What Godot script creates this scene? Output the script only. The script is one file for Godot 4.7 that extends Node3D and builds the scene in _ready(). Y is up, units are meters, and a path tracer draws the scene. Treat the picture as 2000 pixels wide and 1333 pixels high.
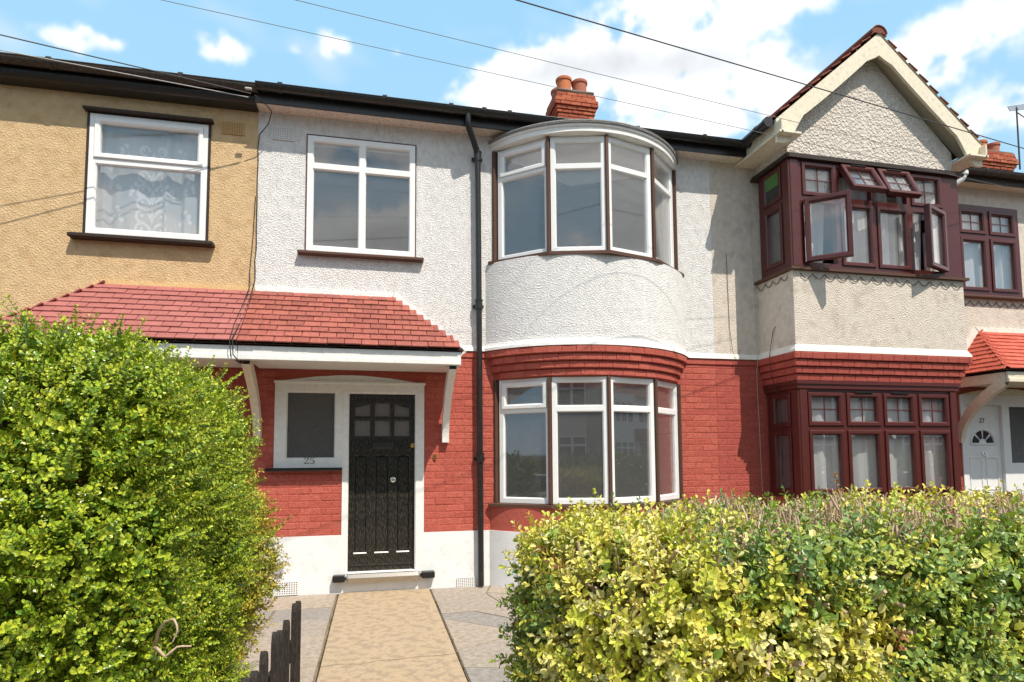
extends Node3D

# Terraced house with its two neighbours, seen from the pavement. Metres, y up, house fronts on the plane z = 0, street towards +z.

const PARTY_WEST := -1.29
const PARTY_EAST := 4.26
const SUN_TO := Vector3(0.44, 1.6, 1.0)

var M := {}
var names := {}
var shared := {}
var rng := RandomNumberGenerator.new()


func _ready() -> void:
	rng.seed = 20250
	setup_view()
	make_materials()
	build_ground()
	build_number_25()
	build_yellow_house()
	build_cream_house()
	build_opposite_side()
	build_hedges()
	build_small_things()


func setup_view() -> void:
	# camera: standing on the pavement, turned a little to the right, a little up, lens shifted up
	var cam := Camera3D.new()
	cam.name = "camera"
	var yaw := 0.2222
	var pitch := 0.0707
	var roll := -0.0068
	var fwd := Vector3(sin(yaw) * cos(pitch), sin(pitch), -cos(yaw) * cos(pitch))
	var right := Vector3(cos(yaw), 0, sin(yaw))
	var up := right.cross(fwd)
	var r2 := right * cos(roll) + up * sin(roll)
	var u2 := up * cos(roll) - right * sin(roll)
	cam.transform = Transform3D(Basis(r2, u2, -fwd), Vector3(0, 1.485, 7.0))
	cam.projection = Camera3D.PROJECTION_FRUSTUM
	cam.near = 0.05
	cam.far = 400.0
	cam.size = 1333.0 / 1192.0 * cam.near
	cam.frustum_offset = Vector2(0, (806.0 - 666.5) / 1192.0 * cam.near)
	add_child(cam)
	cam.current = true

	var env := Environment.new()
	env.background_mode = Environment.BG_SKY
	var sky := Sky.new()
	var pano := PanoramaSkyMaterial.new()
	pano.panorama = ImageTexture.create_from_image(sky_picture())
	sky.sky_material = pano
	env.sky = sky
	env.tonemap_mode = Environment.TONE_MAPPER_LINEAR
	env.tonemap_exposure = 1.5
	env.background_energy_multiplier = 1.0
	env.sdfgi_enabled = true
	env.ssao_enabled = true
	env.ssil_enabled = true
	var we := WorldEnvironment.new()
	we.name = "world_environment"
	we.environment = env
	add_child(we)

	var sun := DirectionalLight3D.new()
	sun.name = "sun"
	sun.light_energy = 1.15
	sun.light_color = Color(1.0, 0.965, 0.91)
	sun.light_angular_distance = 0.5
	sun.shadow_enabled = true
	add_child(sun)
	sun.look_at_from_position(SUN_TO * 20.0, Vector3.ZERO, Vector3.UP)


func sky_picture() -> Image:
	# blue air with fair-weather cumulus; u = 0 looks along -z, u = 0.25 along +x
	var w := 2560
	var h := 1280
	var im := Image.create(w, h, false, Image.FORMAT_RGBF)
	var n1 := FastNoiseLite.new()
	n1.seed = 11
	n1.noise_type = FastNoiseLite.TYPE_SIMPLEX_SMOOTH
	n1.frequency = 1.0
	n1.fractal_octaves = 5
	n1.fractal_gain = 0.52
	var n2 := FastNoiseLite.new()
	n2.seed = 5
	n2.frequency = 1.0
	n2.fractal_octaves = 3
	# the clouds in view: azimuth, elevation, half width, half height (degrees), weight
	var seen := [[16.0, 33.2, 4.8, 1.9, 1.0], [21.5, 33.8, 5.5, 2.1, 1.1], [27.5, 33.0, 6.5, 1.9, 1.1], [33.0, 32.2, 4.6, 1.7, 0.95], [24.0, 30.6, 10.0, 2.0, 0.95], [36.0, 29.4, 7.0, 1.7, 0.9], [11.5, 31.6, 4.6, 2.0, 0.9], [30.0, 27.6, 8.0, 1.4, 0.7],
		[29.0, 36.8, 7.0, 1.5, 0.95], [38.5, 35.4, 8.0, 1.9, 1.05], [52.0, 29.4, 6.5, 2.2, 1.05], [47.5, 27.3, 4.0, 1.2, 0.7], [55.0, 24.0, 7.0, 2.4, 0.85], [-13.7, 31.9, 2.3, 1.15, 0.95], [-4.3, 33.8, 1.9, 1.1, 0.9], [-7.0, 33.2, 1.2, 0.6, 0.5], [-25.2, 29.5, 2.6, 0.8, 0.8], [-22.3, 30.4, 2.0, 0.8, 0.85], [2.0, 34.2, 1.2, 0.5, 0.45]]
	# and the same kind of clouds all round
	var r := RandomNumberGenerator.new()
	r.seed = 8
	var blobs := seen.duplicate()
	for k in 84:
		var az := r.randf_range(66.0, 322.0)
		if az > 180.0:
			az -= 360.0
		var c := r.randf_range(8.0, 70.0)
		for j in 4:
			blobs.append([az + r.randf_range(-9, 9), c + r.randf_range(-2.5, 2.5), r.randf_range(4, 9), r.randf_range(1.6, 3.6), r.randf_range(0.7, 1.05)])
	for y in h:
		var el := (0.5 - (y + 0.5) / h) * PI
		if el < -0.02:
			continue
		var ed := rad_to_deg(el)
		var ce := cos(el)
		var near := []
		for b in blobs:
			if absf(ed - b[1]) < b[3] * 2.6:
				near.append(b)
		var t := clampf(ed / 70.0, 0.0, 1.0)
		var air := Color(0.38, 0.56, 0.68).lerp(Color(0.18, 0.42, 0.65), pow(t, 0.75))
		for x in w:
			var az := (x + 0.5) / w * 360.0
			if az > 180.0:
				az -= 360.0
			var a := deg_to_rad(az)
			var d := Vector3(sin(a) * ce, sin(el), -cos(a) * ce)
			var v := 0.0
			for b in near:
				var dx: float = absf(az - b[0])
				if dx > 180.0:
					dx = 360.0 - dx
				dx *= ce * 1.18
				if dx < b[2] * 2.6:
					var dy: float = (ed - b[1]) / b[3]
					if dy < 0.0:
						dy *= 1.35
					v += b[4] * exp(-(dx * dx) / (b[2] * b[2]) - dy * dy)
			var f := 0.0
			if v > 0.03:
				f = n1.get_noise_3dv(d * 10.0) * 0.75 + n1.get_noise_3dv(d * 31.0) * 0.45
			var thick := smoothstep(0.24, 0.85, v * (1.0 + 1.1 * f) + 0.30 * f)
			var wisp := smoothstep(0.12, 0.75, n2.get_noise_3d(d.x * 4.0, d.y * 9.0, d.z * 4.0)) * 0.45
			var body := 0.73 - 0.22 * smoothstep(0.9, 2.2, v) + 0.10 * clampf(0.5 + 1.2 * f, 0.0, 1.0)
			var white := Color(body * 1.0, body * 1.01, body * 1.035)
			var c := air.lerp(Color(0.62, 0.66, 0.70), wisp).lerp(white, thick * 0.94)
			im.set_pixel(x, y, c)
	# below the horizon: the even grey-green of the land
	im.fill_rect(Rect2i(0, h / 2 + 2, w, h / 2 - 2), Color(0.16, 0.16, 0.14))
	return im


# ------------------------------------------------------------------ mesh helpers

class MB:
	var P := PackedVector3Array()
	var N := PackedVector3Array()
	var C := PackedColorArray()
	var col := Color(1, 1, 1)
	var colored := false

	func tri(a: Vector3, b: Vector3, c: Vector3) -> void:
		# corners run counter-clockwise as seen from outside
		var n := (b - a).cross(c - a).normalized()
		tri_n(a, b, c, n, n, n)

	func tri_n(a: Vector3, b: Vector3, c: Vector3, na: Vector3, nb: Vector3, nc: Vector3) -> void:
		P.append(a); P.append(c); P.append(b)
		N.append(na); N.append(nc); N.append(nb)
		if colored:
			C.append(col); C.append(col); C.append(col)

	func quad(a: Vector3, b: Vector3, c: Vector3, d: Vector3) -> void:
		tri(a, b, c)
		tri(a, c, d)

	func quad_n(a: Vector3, b: Vector3, c: Vector3, d: Vector3, na: Vector3, nb: Vector3, nc: Vector3, nd: Vector3) -> void:
		tri_n(a, b, c, na, nb, nc)
		tri_n(a, c, d, na, nc, nd)

	func box(x0: float, y0: float, z0: float, x1: float, y1: float, z1: float) -> void:
		box_at(Transform3D(Basis(), Vector3((x0 + x1) / 2, (y0 + y1) / 2, (z0 + z1) / 2)), Vector3(x1 - x0, y1 - y0, z1 - z0))

	func box_at(t: Transform3D, s: Vector3, c := 0.0) -> void:
		# a box with chamfered edges of width c
		var h := s / 2
		if c <= 0.0:
			var v := []
			for i in 8:
				v.append(t * Vector3(h.x if i & 1 else -h.x, h.y if i & 2 else -h.y, h.z if i & 4 else -h.z))
			quad(v[4], v[5], v[7], v[6])
			quad(v[1], v[0], v[2], v[3])
			quad(v[5], v[1], v[3], v[7])
			quad(v[0], v[4], v[6], v[2])
			quad(v[6], v[7], v[3], v[2])
			quad(v[0], v[1], v[5], v[4])
			return
		c = minf(c, minf(h.x, minf(h.y, h.z)) * 0.95)
		var g := func(ax: int, sg: Vector3) -> Vector3:
			var q := Vector3(h.x - c, h.y - c, h.z - c)
			q[ax] = h[ax]
			return t * Vector3(q.x * sg.x, q.y * sg.y, q.z * sg.z)
		for ax in 3:
			var u := (ax + 1) % 3
			var w := (ax + 2) % 3
			for s1 in [-1.0, 1.0]:
				var k := []
				for e in [[-1.0, -1.0], [1.0, -1.0], [1.0, 1.0], [-1.0, 1.0]]:
					var sg := Vector3.ZERO
					sg[ax] = s1
					sg[u] = e[0]
					sg[w] = e[1]
					k.append(g.call(ax, sg))
				if s1 > 0:
					quad(k[0], k[1], k[2], k[3])
				else:
					quad(k[3], k[2], k[1], k[0])
			# the four edges that run along ax
			for s1 in [-1.0, 1.0]:
				for s2 in [-1.0, 1.0]:
					var a := Vector3.ZERO
					a[u] = s1
					a[w] = s2
					a[ax] = -1.0
					var b := a
					b[ax] = 1.0
					edge(g.call(u, a), g.call(u, b), g.call(w, b), g.call(w, a), t.origin)
		for i in 8:
			var sg := Vector3(1.0 if i & 1 else -1.0, 1.0 if i & 2 else -1.0, 1.0 if i & 4 else -1.0)
			face3(g.call(0, sg), g.call(1, sg), g.call(2, sg), t.origin)

	func edge(a: Vector3, b: Vector3, c: Vector3, d: Vector3, mid: Vector3) -> void:
		if (b - a).cross(c - a).dot((a + c) / 2 - mid) >= 0:
			quad(a, b, c, d)
		else:
			quad(d, c, b, a)

	func face3(a: Vector3, b: Vector3, c: Vector3, mid: Vector3) -> void:
		if (b - a).cross(c - a).dot(a - mid) >= 0:
			tri(a, b, c)
		else:
			tri(a, c, b)

	func ring(t: Transform3D, x0: float, y0: float, x1: float, y1: float, prof: Array) -> void:
		# a mitred rectangular frame; prof: [inset, z] from the outer back edge to the inner back edge
		for k in prof.size() - 1:
			var p: Array = prof[k]
			var q: Array = prof[k + 1]
			var a := [Vector3(x0 + p[0], y0 + p[0], p[1]), Vector3(x1 - p[0], y0 + p[0], p[1]), Vector3(x1 - p[0], y1 - p[0], p[1]), Vector3(x0 + p[0], y1 - p[0], p[1])]
			var b := [Vector3(x0 + q[0], y0 + q[0], q[1]), Vector3(x1 - q[0], y0 + q[0], q[1]), Vector3(x1 - q[0], y1 - q[0], q[1]), Vector3(x0 + q[0], y1 - q[0], q[1])]
			for i in 4:
				var j := (i + 1) % 4
				quad(t * a[i], t * a[j], t * b[j], t * b[i])

	func tube(pts: Array, r0: float, r1: float, n := 8, caps := true) -> void:
		var rings := []
		var nrm := []
		var side := Vector3.ZERO
		for i in pts.size():
			var d: Vector3
			if i == 0:
				d = pts[1] - pts[0]
			elif i == pts.size() - 1:
				d = pts[i] - pts[i - 1]
			else:
				d = (pts[i + 1] - pts[i]).normalized() + (pts[i] - pts[i - 1]).normalized()
			d = d.normalized()
			if side == Vector3.ZERO:
				side = d.cross(Vector3.UP if absf(d.y) < 0.9 else Vector3.RIGHT).normalized()
			side = (side - d * side.dot(d)).normalized()
			var up := side.cross(d)
			var r := lerpf(r0, r1, float(i) / (pts.size() - 1))
			var ring_p := []
			var ring_n := []
			for k in n:
				var a := TAU * k / n
				var v := side * cos(a) + up * sin(a)
				ring_p.append(pts[i] + v * r)
				ring_n.append(v)
			rings.append(ring_p)
			nrm.append(ring_n)
		for i in pts.size() - 1:
			for k in n:
				var j := (k + 1) % n
				quad_n(rings[i][k], rings[i + 1][k], rings[i + 1][j], rings[i][j], nrm[i][k], nrm[i + 1][k], nrm[i + 1][j], nrm[i][j])
		if caps:
			for k in range(1, n - 1):
				tri(rings[0][0], rings[0][k], rings[0][k + 1])
				var e: Array = rings[-1]
				tri(e[0], e[k + 1], e[k])

	func lathe(t: Transform3D, prof: Array, n := 20, a0 := 0.0, a1 := TAU) -> void:
		# prof: [radius, y], outside faces lie to the right when walking up the profile; round about y
		for k in prof.size() - 1:
			var p: Array = prof[k]
			var q: Array = prof[k + 1]
			var dn := Vector2(q[1] - p[1], -(q[0] - p[0])).normalized()
			for i in n:
				var u := a0 + (a1 - a0) * i / n
				var v := a0 + (a1 - a0) * (i + 1) / n
				var du := Vector3(sin(u), 0, cos(u))
				var dv := Vector3(sin(v), 0, cos(v))
				var nu := t.basis * (du * dn.x + Vector3.UP * dn.y)
				var nv := t.basis * (dv * dn.x + Vector3.UP * dn.y)
				quad_n(t * (du * p[0] + Vector3.UP * p[1]), t * (dv * p[0] + Vector3.UP * p[1]), t * (dv * q[0] + Vector3.UP * q[1]), t * (du * q[0] + Vector3.UP * q[1]), nu, nv, nv, nu)

	func prism(pts: Array, lo: Vector3, hi: Vector3, cap := 0.0) -> void:
		# a convex outline (Vector3, counter-clockwise seen from the side of hi) moved by lo and hi; cap pulls the top in
		var n := pts.size()
		var c := Vector3.ZERO
		for p in pts:
			c += p / n
		var top := []
		for p in pts:
			top.append(p + hi - (p - c).normalized() * cap)
		for i in n:
			var j := (i + 1) % n
			if cap > 0.0:
				var drop := (hi - lo).normalized() * cap * 0.6
				quad(pts[i] + lo, pts[j] + lo, pts[j] + hi - drop, pts[i] + hi - drop)
				quad(pts[i] + hi - drop, pts[j] + hi - drop, top[j], top[i])
			else:
				quad(pts[i] + lo, pts[j] + lo, pts[j] + hi, pts[i] + hi)
		for i in range(1, n - 1):
			tri(top[0], top[i], top[i + 1])
			tri(pts[0] + lo, pts[i + 1] + lo, pts[i] + lo)

	func wall(x0: float, x1: float, y0: float, y1: float, zf: float, zb: float, holes: Array) -> void:
		# an upright slab facing +z with openings [x0, x1, y0, y1]
		var xs := [x0, x1]
		var ys := [y0, y1]
		for q in holes:
			for v in [q[0], q[1]]:
				if v > x0 and v < x1 and not xs.has(v):
					xs.append(v)
			for v in [q[2], q[3]]:
				if v > y0 and v < y1 and not ys.has(v):
					ys.append(v)
		xs.sort()
		ys.sort()
		var solid := func(i: int, j: int) -> bool:
			if i < 0 or j < 0 or i >= xs.size() - 1 or j >= ys.size() - 1:
				return false
			var cx: float = (xs[i] + xs[i + 1]) / 2
			var cy: float = (ys[j] + ys[j + 1]) / 2
			for q in holes:
				if cx > q[0] and cx < q[1] and cy > q[2] and cy < q[3]:
					return false
			return true
		for i in xs.size() - 1:
			for j in ys.size() - 1:
				if not solid.call(i, j):
					continue
				var a: float = xs[i]
				var b: float = xs[i + 1]
				var c: float = ys[j]
				var d: float = ys[j + 1]
				quad(Vector3(a, c, zf), Vector3(b, c, zf), Vector3(b, d, zf), Vector3(a, d, zf))
				quad(Vector3(b, c, zb), Vector3(a, c, zb), Vector3(a, d, zb), Vector3(b, d, zb))
				if not solid.call(i - 1, j):
					quad(Vector3(a, c, zb), Vector3(a, c, zf), Vector3(a, d, zf), Vector3(a, d, zb))
				if not solid.call(i + 1, j):
					quad(Vector3(b, c, zf), Vector3(b, c, zb), Vector3(b, d, zb), Vector3(b, d, zf))
				if not solid.call(i, j - 1):
					quad(Vector3(a, c, zb), Vector3(b, c, zb), Vector3(b, c, zf), Vector3(a, c, zf))
				if not solid.call(i, j + 1):
					quad(Vector3(a, d, zf), Vector3(b, d, zf), Vector3(b, d, zb), Vector3(a, d, zb))

	func done() -> ArrayMesh:
		var arr := []
		arr.resize(Mesh.ARRAY_MAX)
		arr[Mesh.ARRAY_VERTEX] = P
		arr[Mesh.ARRAY_NORMAL] = N
		if colored:
			arr[Mesh.ARRAY_COLOR] = C
		var m := ArrayMesh.new()
		m.add_surface_from_arrays(Mesh.PRIMITIVE_TRIANGLES, arr)
		return m


func at(x: float, y: float, z: float, turn := 0.0) -> Transform3D:
	return Transform3D(Basis(Vector3.UP, turn), Vector3(x, y, z))


func numbered(called: String) -> String:
	var k: int = names.get(called, -1) + 1
	names[called] = k
	return called if k == 0 else "%s_%03d" % [called, k]


func thing(called: String, label: String, category: String, where := Vector3.ZERO, group := "") -> Node3D:
	var o := Node3D.new()
	o.name = numbered(called)
	add_child(o)
	o.position = where
	tag(o, label, category, group)
	return o


func tag(o: Node, label: String, category := "", group := "", kind := "") -> void:
	if label:
		o.set_meta("label", label)
	if category:
		o.set_meta("category", category)
	if group:
		o.set_meta("group", group)
	if kind:
		o.set_meta("kind", kind)


func put(parent: Node, called: String, m: Variant, mat: Material, t := Transform3D()) -> MeshInstance3D:
	var o := MeshInstance3D.new()
	o.name = called if parent != self else numbered(called)
	o.mesh = m.done() if m is MB else m
	o.material_override = mat
	o.transform = t
	parent.add_child(o, true)
	return o


func part(parent: Node, called: String) -> Node3D:
	var o := Node3D.new()
	o.name = called
	parent.add_child(o, true)
	return o


func bevel_mesh(s: Vector3, c: float) -> ArrayMesh:
	var key := "%.4f %.4f %.4f %.4f" % [s.x, s.y, s.z, c]
	if not shared.has(key):
		var b := MB.new()
		b.box_at(Transform3D(), s, c)
		shared[key] = b.done()
	return shared[key]


# ------------------------------------------------------------------ materials

func lin(r: float, g: float, b: float, a := 1.0) -> Color:
	var c := Color(r, g, b).linear_to_srgb()
	c.a = a
	return c


func ramp(stops: Array) -> Gradient:
	var g := Gradient.new()
	var o := PackedFloat32Array()
	var c := PackedColorArray()
	for s in stops:
		o.append(s[0])
		c.append(s[1])
	g.offsets = o
	g.colors = c
	return g


func noise_tex(sd: int, freq: float, oct: int, stops: Array, size := 512, kind := FastNoiseLite.TYPE_SIMPLEX_SMOOTH) -> NoiseTexture2D:
	var n := FastNoiseLite.new()
	n.seed = sd
	n.noise_type = kind
	n.frequency = freq
	n.fractal_octaves = oct
	if kind == FastNoiseLite.TYPE_CELLULAR:
		n.cellular_return_type = FastNoiseLite.RETURN_DISTANCE
	var t := NoiseTexture2D.new()
	t.width = size
	t.height = size
	t.seamless = true
	t.generate_mipmaps = false
	t.noise = n
	if stops:
		t.color_ramp = ramp(stops)
	return t


func cast_tex(sd: int, freq: float) -> NoiseTexture2D:
	# thrown roughcast: warped grains of several sizes
	var t := noise_tex(sd, freq, 3, [], 1024, FastNoiseLite.TYPE_CELLULAR)
	var n: FastNoiseLite = t.noise
	n.fractal_gain = 0.6
	n.domain_warp_enabled = true
	n.domain_warp_amplitude = 14.0
	n.domain_warp_frequency = 0.03
	return t


func plain(called: String, c: Color, rough: float, spec := 0.5, metal := 0.0) -> StandardMaterial3D:
	var m := StandardMaterial3D.new()
	m.resource_name = called
	m.albedo_color = c
	m.roughness = rough
	m.metallic = metal
	m.metallic_specular = spec
	M[called] = m
	return m


func grained(called: String, base: Vector3, vary: float, per_metre: float, freq: float, rough: float, sd: int, spec := 0.4) -> StandardMaterial3D:
	# base colour with grain, laid in the world so that it does not follow the mesh; alike grains share a picture
	var top := base * (1.0 + vary)
	var m := plain(called, lin(minf(top.x, 0.9), minf(top.y, 0.9), minf(top.z, 0.9)), rough, spec)
	var key := "grain %.2f %.3f" % [vary, freq]
	if not shared.has(key):
		var lo := (1.0 - vary) / (1.0 + vary)
		var mid := 1.0 / (1.0 + vary)
		shared[key] = noise_tex(int(vary * 900.0) + int(freq * 3000.0), freq, 5, [[0.12, lin(lo, lo, lo)], [0.5, lin(mid, mid, mid)], [0.88, Color.WHITE]])
	m.albedo_texture = shared[key]
	m.uv1_triplanar = true
	m.uv1_world_triplanar = true
	m.uv1_scale = Vector3.ONE * per_metre
	m.uv1_offset = Vector3(sd * 0.137, sd * 0.071, sd * 0.053)
	return m


func relief(m: StandardMaterial3D, t: Texture2D, cm: float) -> void:
	m.heightmap_enabled = true
	m.heightmap_texture = t
	m.heightmap_scale = cm


func stains(m: StandardMaterial3D, c: Color, per_metre: float, freq: float, from: float, most: float, sd: int) -> void:
	var a := Color(c.r, c.g, c.b, 0.0)
	var b := Color(c.r, c.g, c.b, most)
	m.detail_enabled = true
	m.detail_blend_mode = BaseMaterial3D.BLEND_MODE_MIX
	m.detail_uv_layer = BaseMaterial3D.DETAIL_UV_2
	m.detail_albedo = noise_tex(sd, freq, 6, [[0.0, a], [from, a], [minf(from + 0.25, 1.0), b], [1.0, b]])
	m.uv2_triplanar = true
	m.uv2_world_triplanar = true
	m.uv2_scale = Vector3.ONE * per_metre


func make_materials() -> void:
	var rough_cast := cast_tex(3, 0.070)
	var coarse_cast := cast_tex(9, 0.030)
	var fine_grain := noise_tex(21, 0.06, 4, [], 512)
	var pits := noise_tex(33, 0.05, 3, [], 512, FastNoiseLite.TYPE_CELLULAR)

	var m := grained("render_white", Vector3(0.78, 0.765, 0.75), 0.07, 0.8, 0.02, 0.9, 1, 0.2)
	relief(m, rough_cast, 1.4)
	stains(m, lin(0.36, 0.33, 0.30), 0.45, 0.03, 0.58, 0.24, 71)
	m.uv2_scale = Vector3(1.3, 0.45, 1.3)
	m = grained("render_yellow", Vector3(0.62, 0.44, 0.25), 0.08, 0.7, 0.02, 0.9, 2, 0.2)
	relief(m, rough_cast, 1.0)
	stains(m, lin(0.44, 0.26, 0.12), 0.5, 0.02, 0.56, 0.32, 72)
	m = grained("render_cream", Vector3(0.69, 0.615, 0.53), 0.08, 0.8, 0.02, 0.9, 4, 0.2)
	relief(m, rough_cast, 1.2)
	stains(m, lin(0.36, 0.28, 0.21), 0.45, 0.012, 0.60, 0.32, 73)
	m = grained("gable_cast", Vector3(0.70, 0.635, 0.56), 0.09, 0.8, 0.02, 0.92, 5, 0.2)
	relief(m, coarse_cast, 3.5)
	m = grained("smooth_band", Vector3(0.80, 0.79, 0.775), 0.05, 1.0, 0.02, 0.8, 6, 0.3)
	relief(m, fine_grain, 0.35)
	m = grained("smooth_band_cream", Vector3(0.76, 0.72, 0.65), 0.06, 1.0, 0.02, 0.8, 6, 0.3)
	relief(m, fine_grain, 0.35)
	m = grained("smooth_band_yellow", Vector3(0.66, 0.45, 0.22), 0.06, 1.0, 0.02, 0.8, 16, 0.3)
	relief(m, fine_grain, 0.35)
	m = grained("plinth_white", Vector3(0.76, 0.755, 0.75), 0.04, 0.6, 0.015, 0.75, 7, 0.3)
	stains(m, lin(0.42, 0.38, 0.33), 0.8, 0.02, 0.64, 0.25, 74)
	for k in 3:
		m = grained("brick_red_%d" % k, Vector3([0.45, 0.42, 0.475][k], [0.104, 0.092, 0.116][k], [0.074, 0.067, 0.083][k]), 0.10, 1.6, 0.02, 0.72, 40 + k, 0.35)
		relief(m, fine_grain, 0.5)
		stains(m, lin(0.27, 0.055, 0.042), 1.1, 0.03, 0.54, 0.42, 140)
		m = grained("brick_cream_house_%d" % k, Vector3([0.40, 0.38, 0.42][k], [0.086, 0.08, 0.094][k], [0.064, 0.059, 0.07][k]), 0.10, 1.6, 0.02, 0.75, 45 + k, 0.35)
		relief(m, fine_grain, 0.5)
		stains(m, lin(0.27, 0.055, 0.042), 1.1, 0.03, 0.52, 0.45, 140)
		m = grained("tile_red_%d" % k, Vector3([0.33, 0.29, 0.37][k], [0.098, 0.086, 0.112][k], [0.075, 0.066, 0.084][k]), 0.16, 1.4, 0.025, 0.7, 50 + k, 0.35)
		stains(m, lin(0.15, 0.075, 0.05), 1.2, 0.025, 0.52, 0.5, 141)
		relief(m, fine_grain, 0.15)
		m = grained("tile_pink_%d" % k, Vector3([0.37, 0.355, 0.39][k], [0.128, 0.121, 0.137][k], [0.112, 0.106, 0.12][k]), 0.07, 1.2, 0.02, 0.6, 54 + k, 0.4)
		stains(m, lin(0.27, 0.10, 0.085), 1.2, 0.025, 0.58, 0.35, 142)
		m = grained("tile_porch_east_%d" % k, Vector3([0.50, 0.47, 0.53][k], [0.105, 0.095, 0.115][k], [0.066, 0.06, 0.07][k]), 0.12, 1.4, 0.025, 0.7, 57 + k, 0.35)
		m = grained("tile_gable_%d" % k, Vector3([0.25, 0.20, 0.29][k], [0.085, 0.068, 0.095][k], [0.055, 0.046, 0.06][k]), 0.25, 2.0, 0.03, 0.85, 60 + k, 0.3)
		m = grained("chimney_brick_%d" % k, Vector3([0.40, 0.33, 0.45][k], [0.115, 0.09, 0.14][k], [0.062, 0.052, 0.075][k]), 0.22, 2.0, 0.03, 0.9, 64 + k, 0.3)
		m = grained("stone_%d" % k, Vector3([0.35, 0.29, 0.38][k], [0.30, 0.265, 0.315][k], [0.25, 0.24, 0.255][k]), 0.16, 1.3, 0.02, 0.9, 80 + k, 0.3)
		relief(m, fine_grain, 0.5)
		stains(m, lin(0.23, 0.19, 0.145), 1.7, 0.02, 0.55, 0.45, 84 + k)
	m = grained("tile_roof", Vector3(0.16, 0.07, 0.05), 0.3, 1.5, 0.03, 0.9, 63, 0.3)
	relief(m, fine_grain, 1.0)
	m = grained("mortar", Vector3(0.20, 0.17, 0.14), 0.2, 2.0, 0.03, 0.95, 68, 0.2)
	m = grained("terracotta", Vector3(0.55, 0.19, 0.085), 0.10, 2.0, 0.02, 0.8, 69, 0.3)
	m = grained("terracotta_dull", Vector3(0.42, 0.15, 0.095), 0.10, 2.0, 0.02, 0.8, 70, 0.3)
	m = grained("concrete_path", Vector3(0.44, 0.335, 0.225), 0.09, 1.3, 0.03, 0.9, 90, 0.25)
	relief(m, fine_grain, 0.45)
	stains(m, lin(0.25, 0.20, 0.145), 0.7, 0.025, 0.48, 0.50, 91)
	m = grained("grout", Vector3(0.26, 0.20, 0.14), 0.3, 2.5, 0.03, 0.95, 92, 0.2)
	relief(m, fine_grain, 0.6)
	m = grained("soil", Vector3(0.10, 0.075, 0.052), 0.35, 1.5, 0.03, 1.0, 93, 0.1)
	relief(m, pits, 1.5)
	m = grained("asphalt", Vector3(0.055, 0.055, 0.057), 0.3, 1.5, 0.04, 0.92, 94, 0.3)
	m = grained("pavement_slab", Vector3(0.30, 0.285, 0.26), 0.15, 1.0, 0.02, 0.9, 95, 0.3)
	m = grained("lead_felt", Vector3(0.26, 0.25, 0.24), 0.5, 3.0, 0.03, 0.8, 96, 0.4)
	relief(m, pits, 2.0)

	m = grained("gloss_white", Vector3(0.80, 0.80, 0.795), 0.03, 1.0, 0.012, 0.28, 100, 0.5)
	m = grained("paint_white", Vector3(0.78, 0.775, 0.75), 0.05, 1.2, 0.015, 0.45, 101, 0.45)
	stains(m, lin(0.48, 0.41, 0.31), 1.3, 0.03, 0.66, 0.25, 102)
	m = grained("soffit_paint", Vector3(0.70, 0.60, 0.52), 0.06, 1.2, 0.015, 0.6, 103, 0.4)
	stains(m, lin(0.16, 0.10, 0.07), 1.6, 0.03, 0.60, 0.55, 104)
	m = grained("paint_cream", Vector3(0.74, 0.665, 0.52), 0.05, 1.2, 0.015, 0.5, 105, 0.4)
	stains(m, lin(0.40, 0.33, 0.22), 1.3, 0.02, 0.60, 0.35, 106)
	m = grained("frame_brown", Vector3(0.095, 0.046, 0.030), 0.25, 2.5, 0.03, 0.6, 107, 0.4)
	m = grained("sill_dark", Vector3(0.035, 0.022, 0.017), 0.2, 2.0, 0.03, 0.5, 108, 0.4)
	m = grained("maroon_plastic", Vector3(0.085, 0.019, 0.016), 0.10, 2.0, 0.015, 0.28, 109, 0.5)
	m = grained("gutter_black", Vector3(0.014, 0.0135, 0.0135), 0.3, 2.0, 0.03, 0.32, 110, 0.5)
	stains(m, lin(0.13, 0.09, 0.06), 1.5, 0.03, 0.66, 0.4, 111)
	m = grained("gutter_old", Vector3(0.045, 0.036, 0.03), 0.3, 2.0, 0.03, 0.55, 112, 0.4)
	stains(m, lin(0.16, 0.12, 0.09), 1.5, 0.03, 0.55, 0.5, 113)
	m = grained("door_black", Vector3(0.011, 0.0105, 0.010), 0.3, 2.5, 0.03, 0.24, 114, 0.5)
	m.uv1_scale = Vector3(9.0, 0.8, 9.0)
	stains(m, lin(0.13, 0.105, 0.08), 1.0, 0.03, 0.52, 0.45, 115)
	m.uv2_scale = Vector3(7.0, 0.9, 7.0)
	m = grained("gate_wood", Vector3(0.030, 0.025, 0.022), 0.3, 3.0, 0.03, 0.8, 116, 0.3)
	m.uv1_scale = Vector3(12.0, 1.2, 12.0)
	stains(m, lin(0.16, 0.12, 0.09), 1.0, 0.03, 0.60, 0.40, 117)
	m.uv2_scale = Vector3(10.0, 1.4, 10.0)
	plain("sill_black", lin(0.012, 0.012, 0.013), 0.3)
	m = grained("worn_metal", Vector3(0.52, 0.50, 0.47), 0.12, 3.0, 0.03, 0.30, 118, 0.5)
	m.metallic = 1.0
	stains(m, lin(0.25, 0.19, 0.14), 2.0, 0.03, 0.6, 0.4, 119)
	plain("iron_black", lin(0.03, 0.03, 0.031), 0.25)
	plain("brass", lin(0.60, 0.40, 0.14), 0.25, 0.5, 1.0)
	plain("nickel", lin(0.72, 0.70, 0.66), 0.22, 0.5, 1.0)
	plain("rubber_black", lin(0.012, 0.012, 0.012), 0.7)
	plain("wire_grey", lin(0.05, 0.05, 0.055), 0.6)
	plain("wire_thin", lin(0.16, 0.16, 0.165), 0.6)
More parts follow.
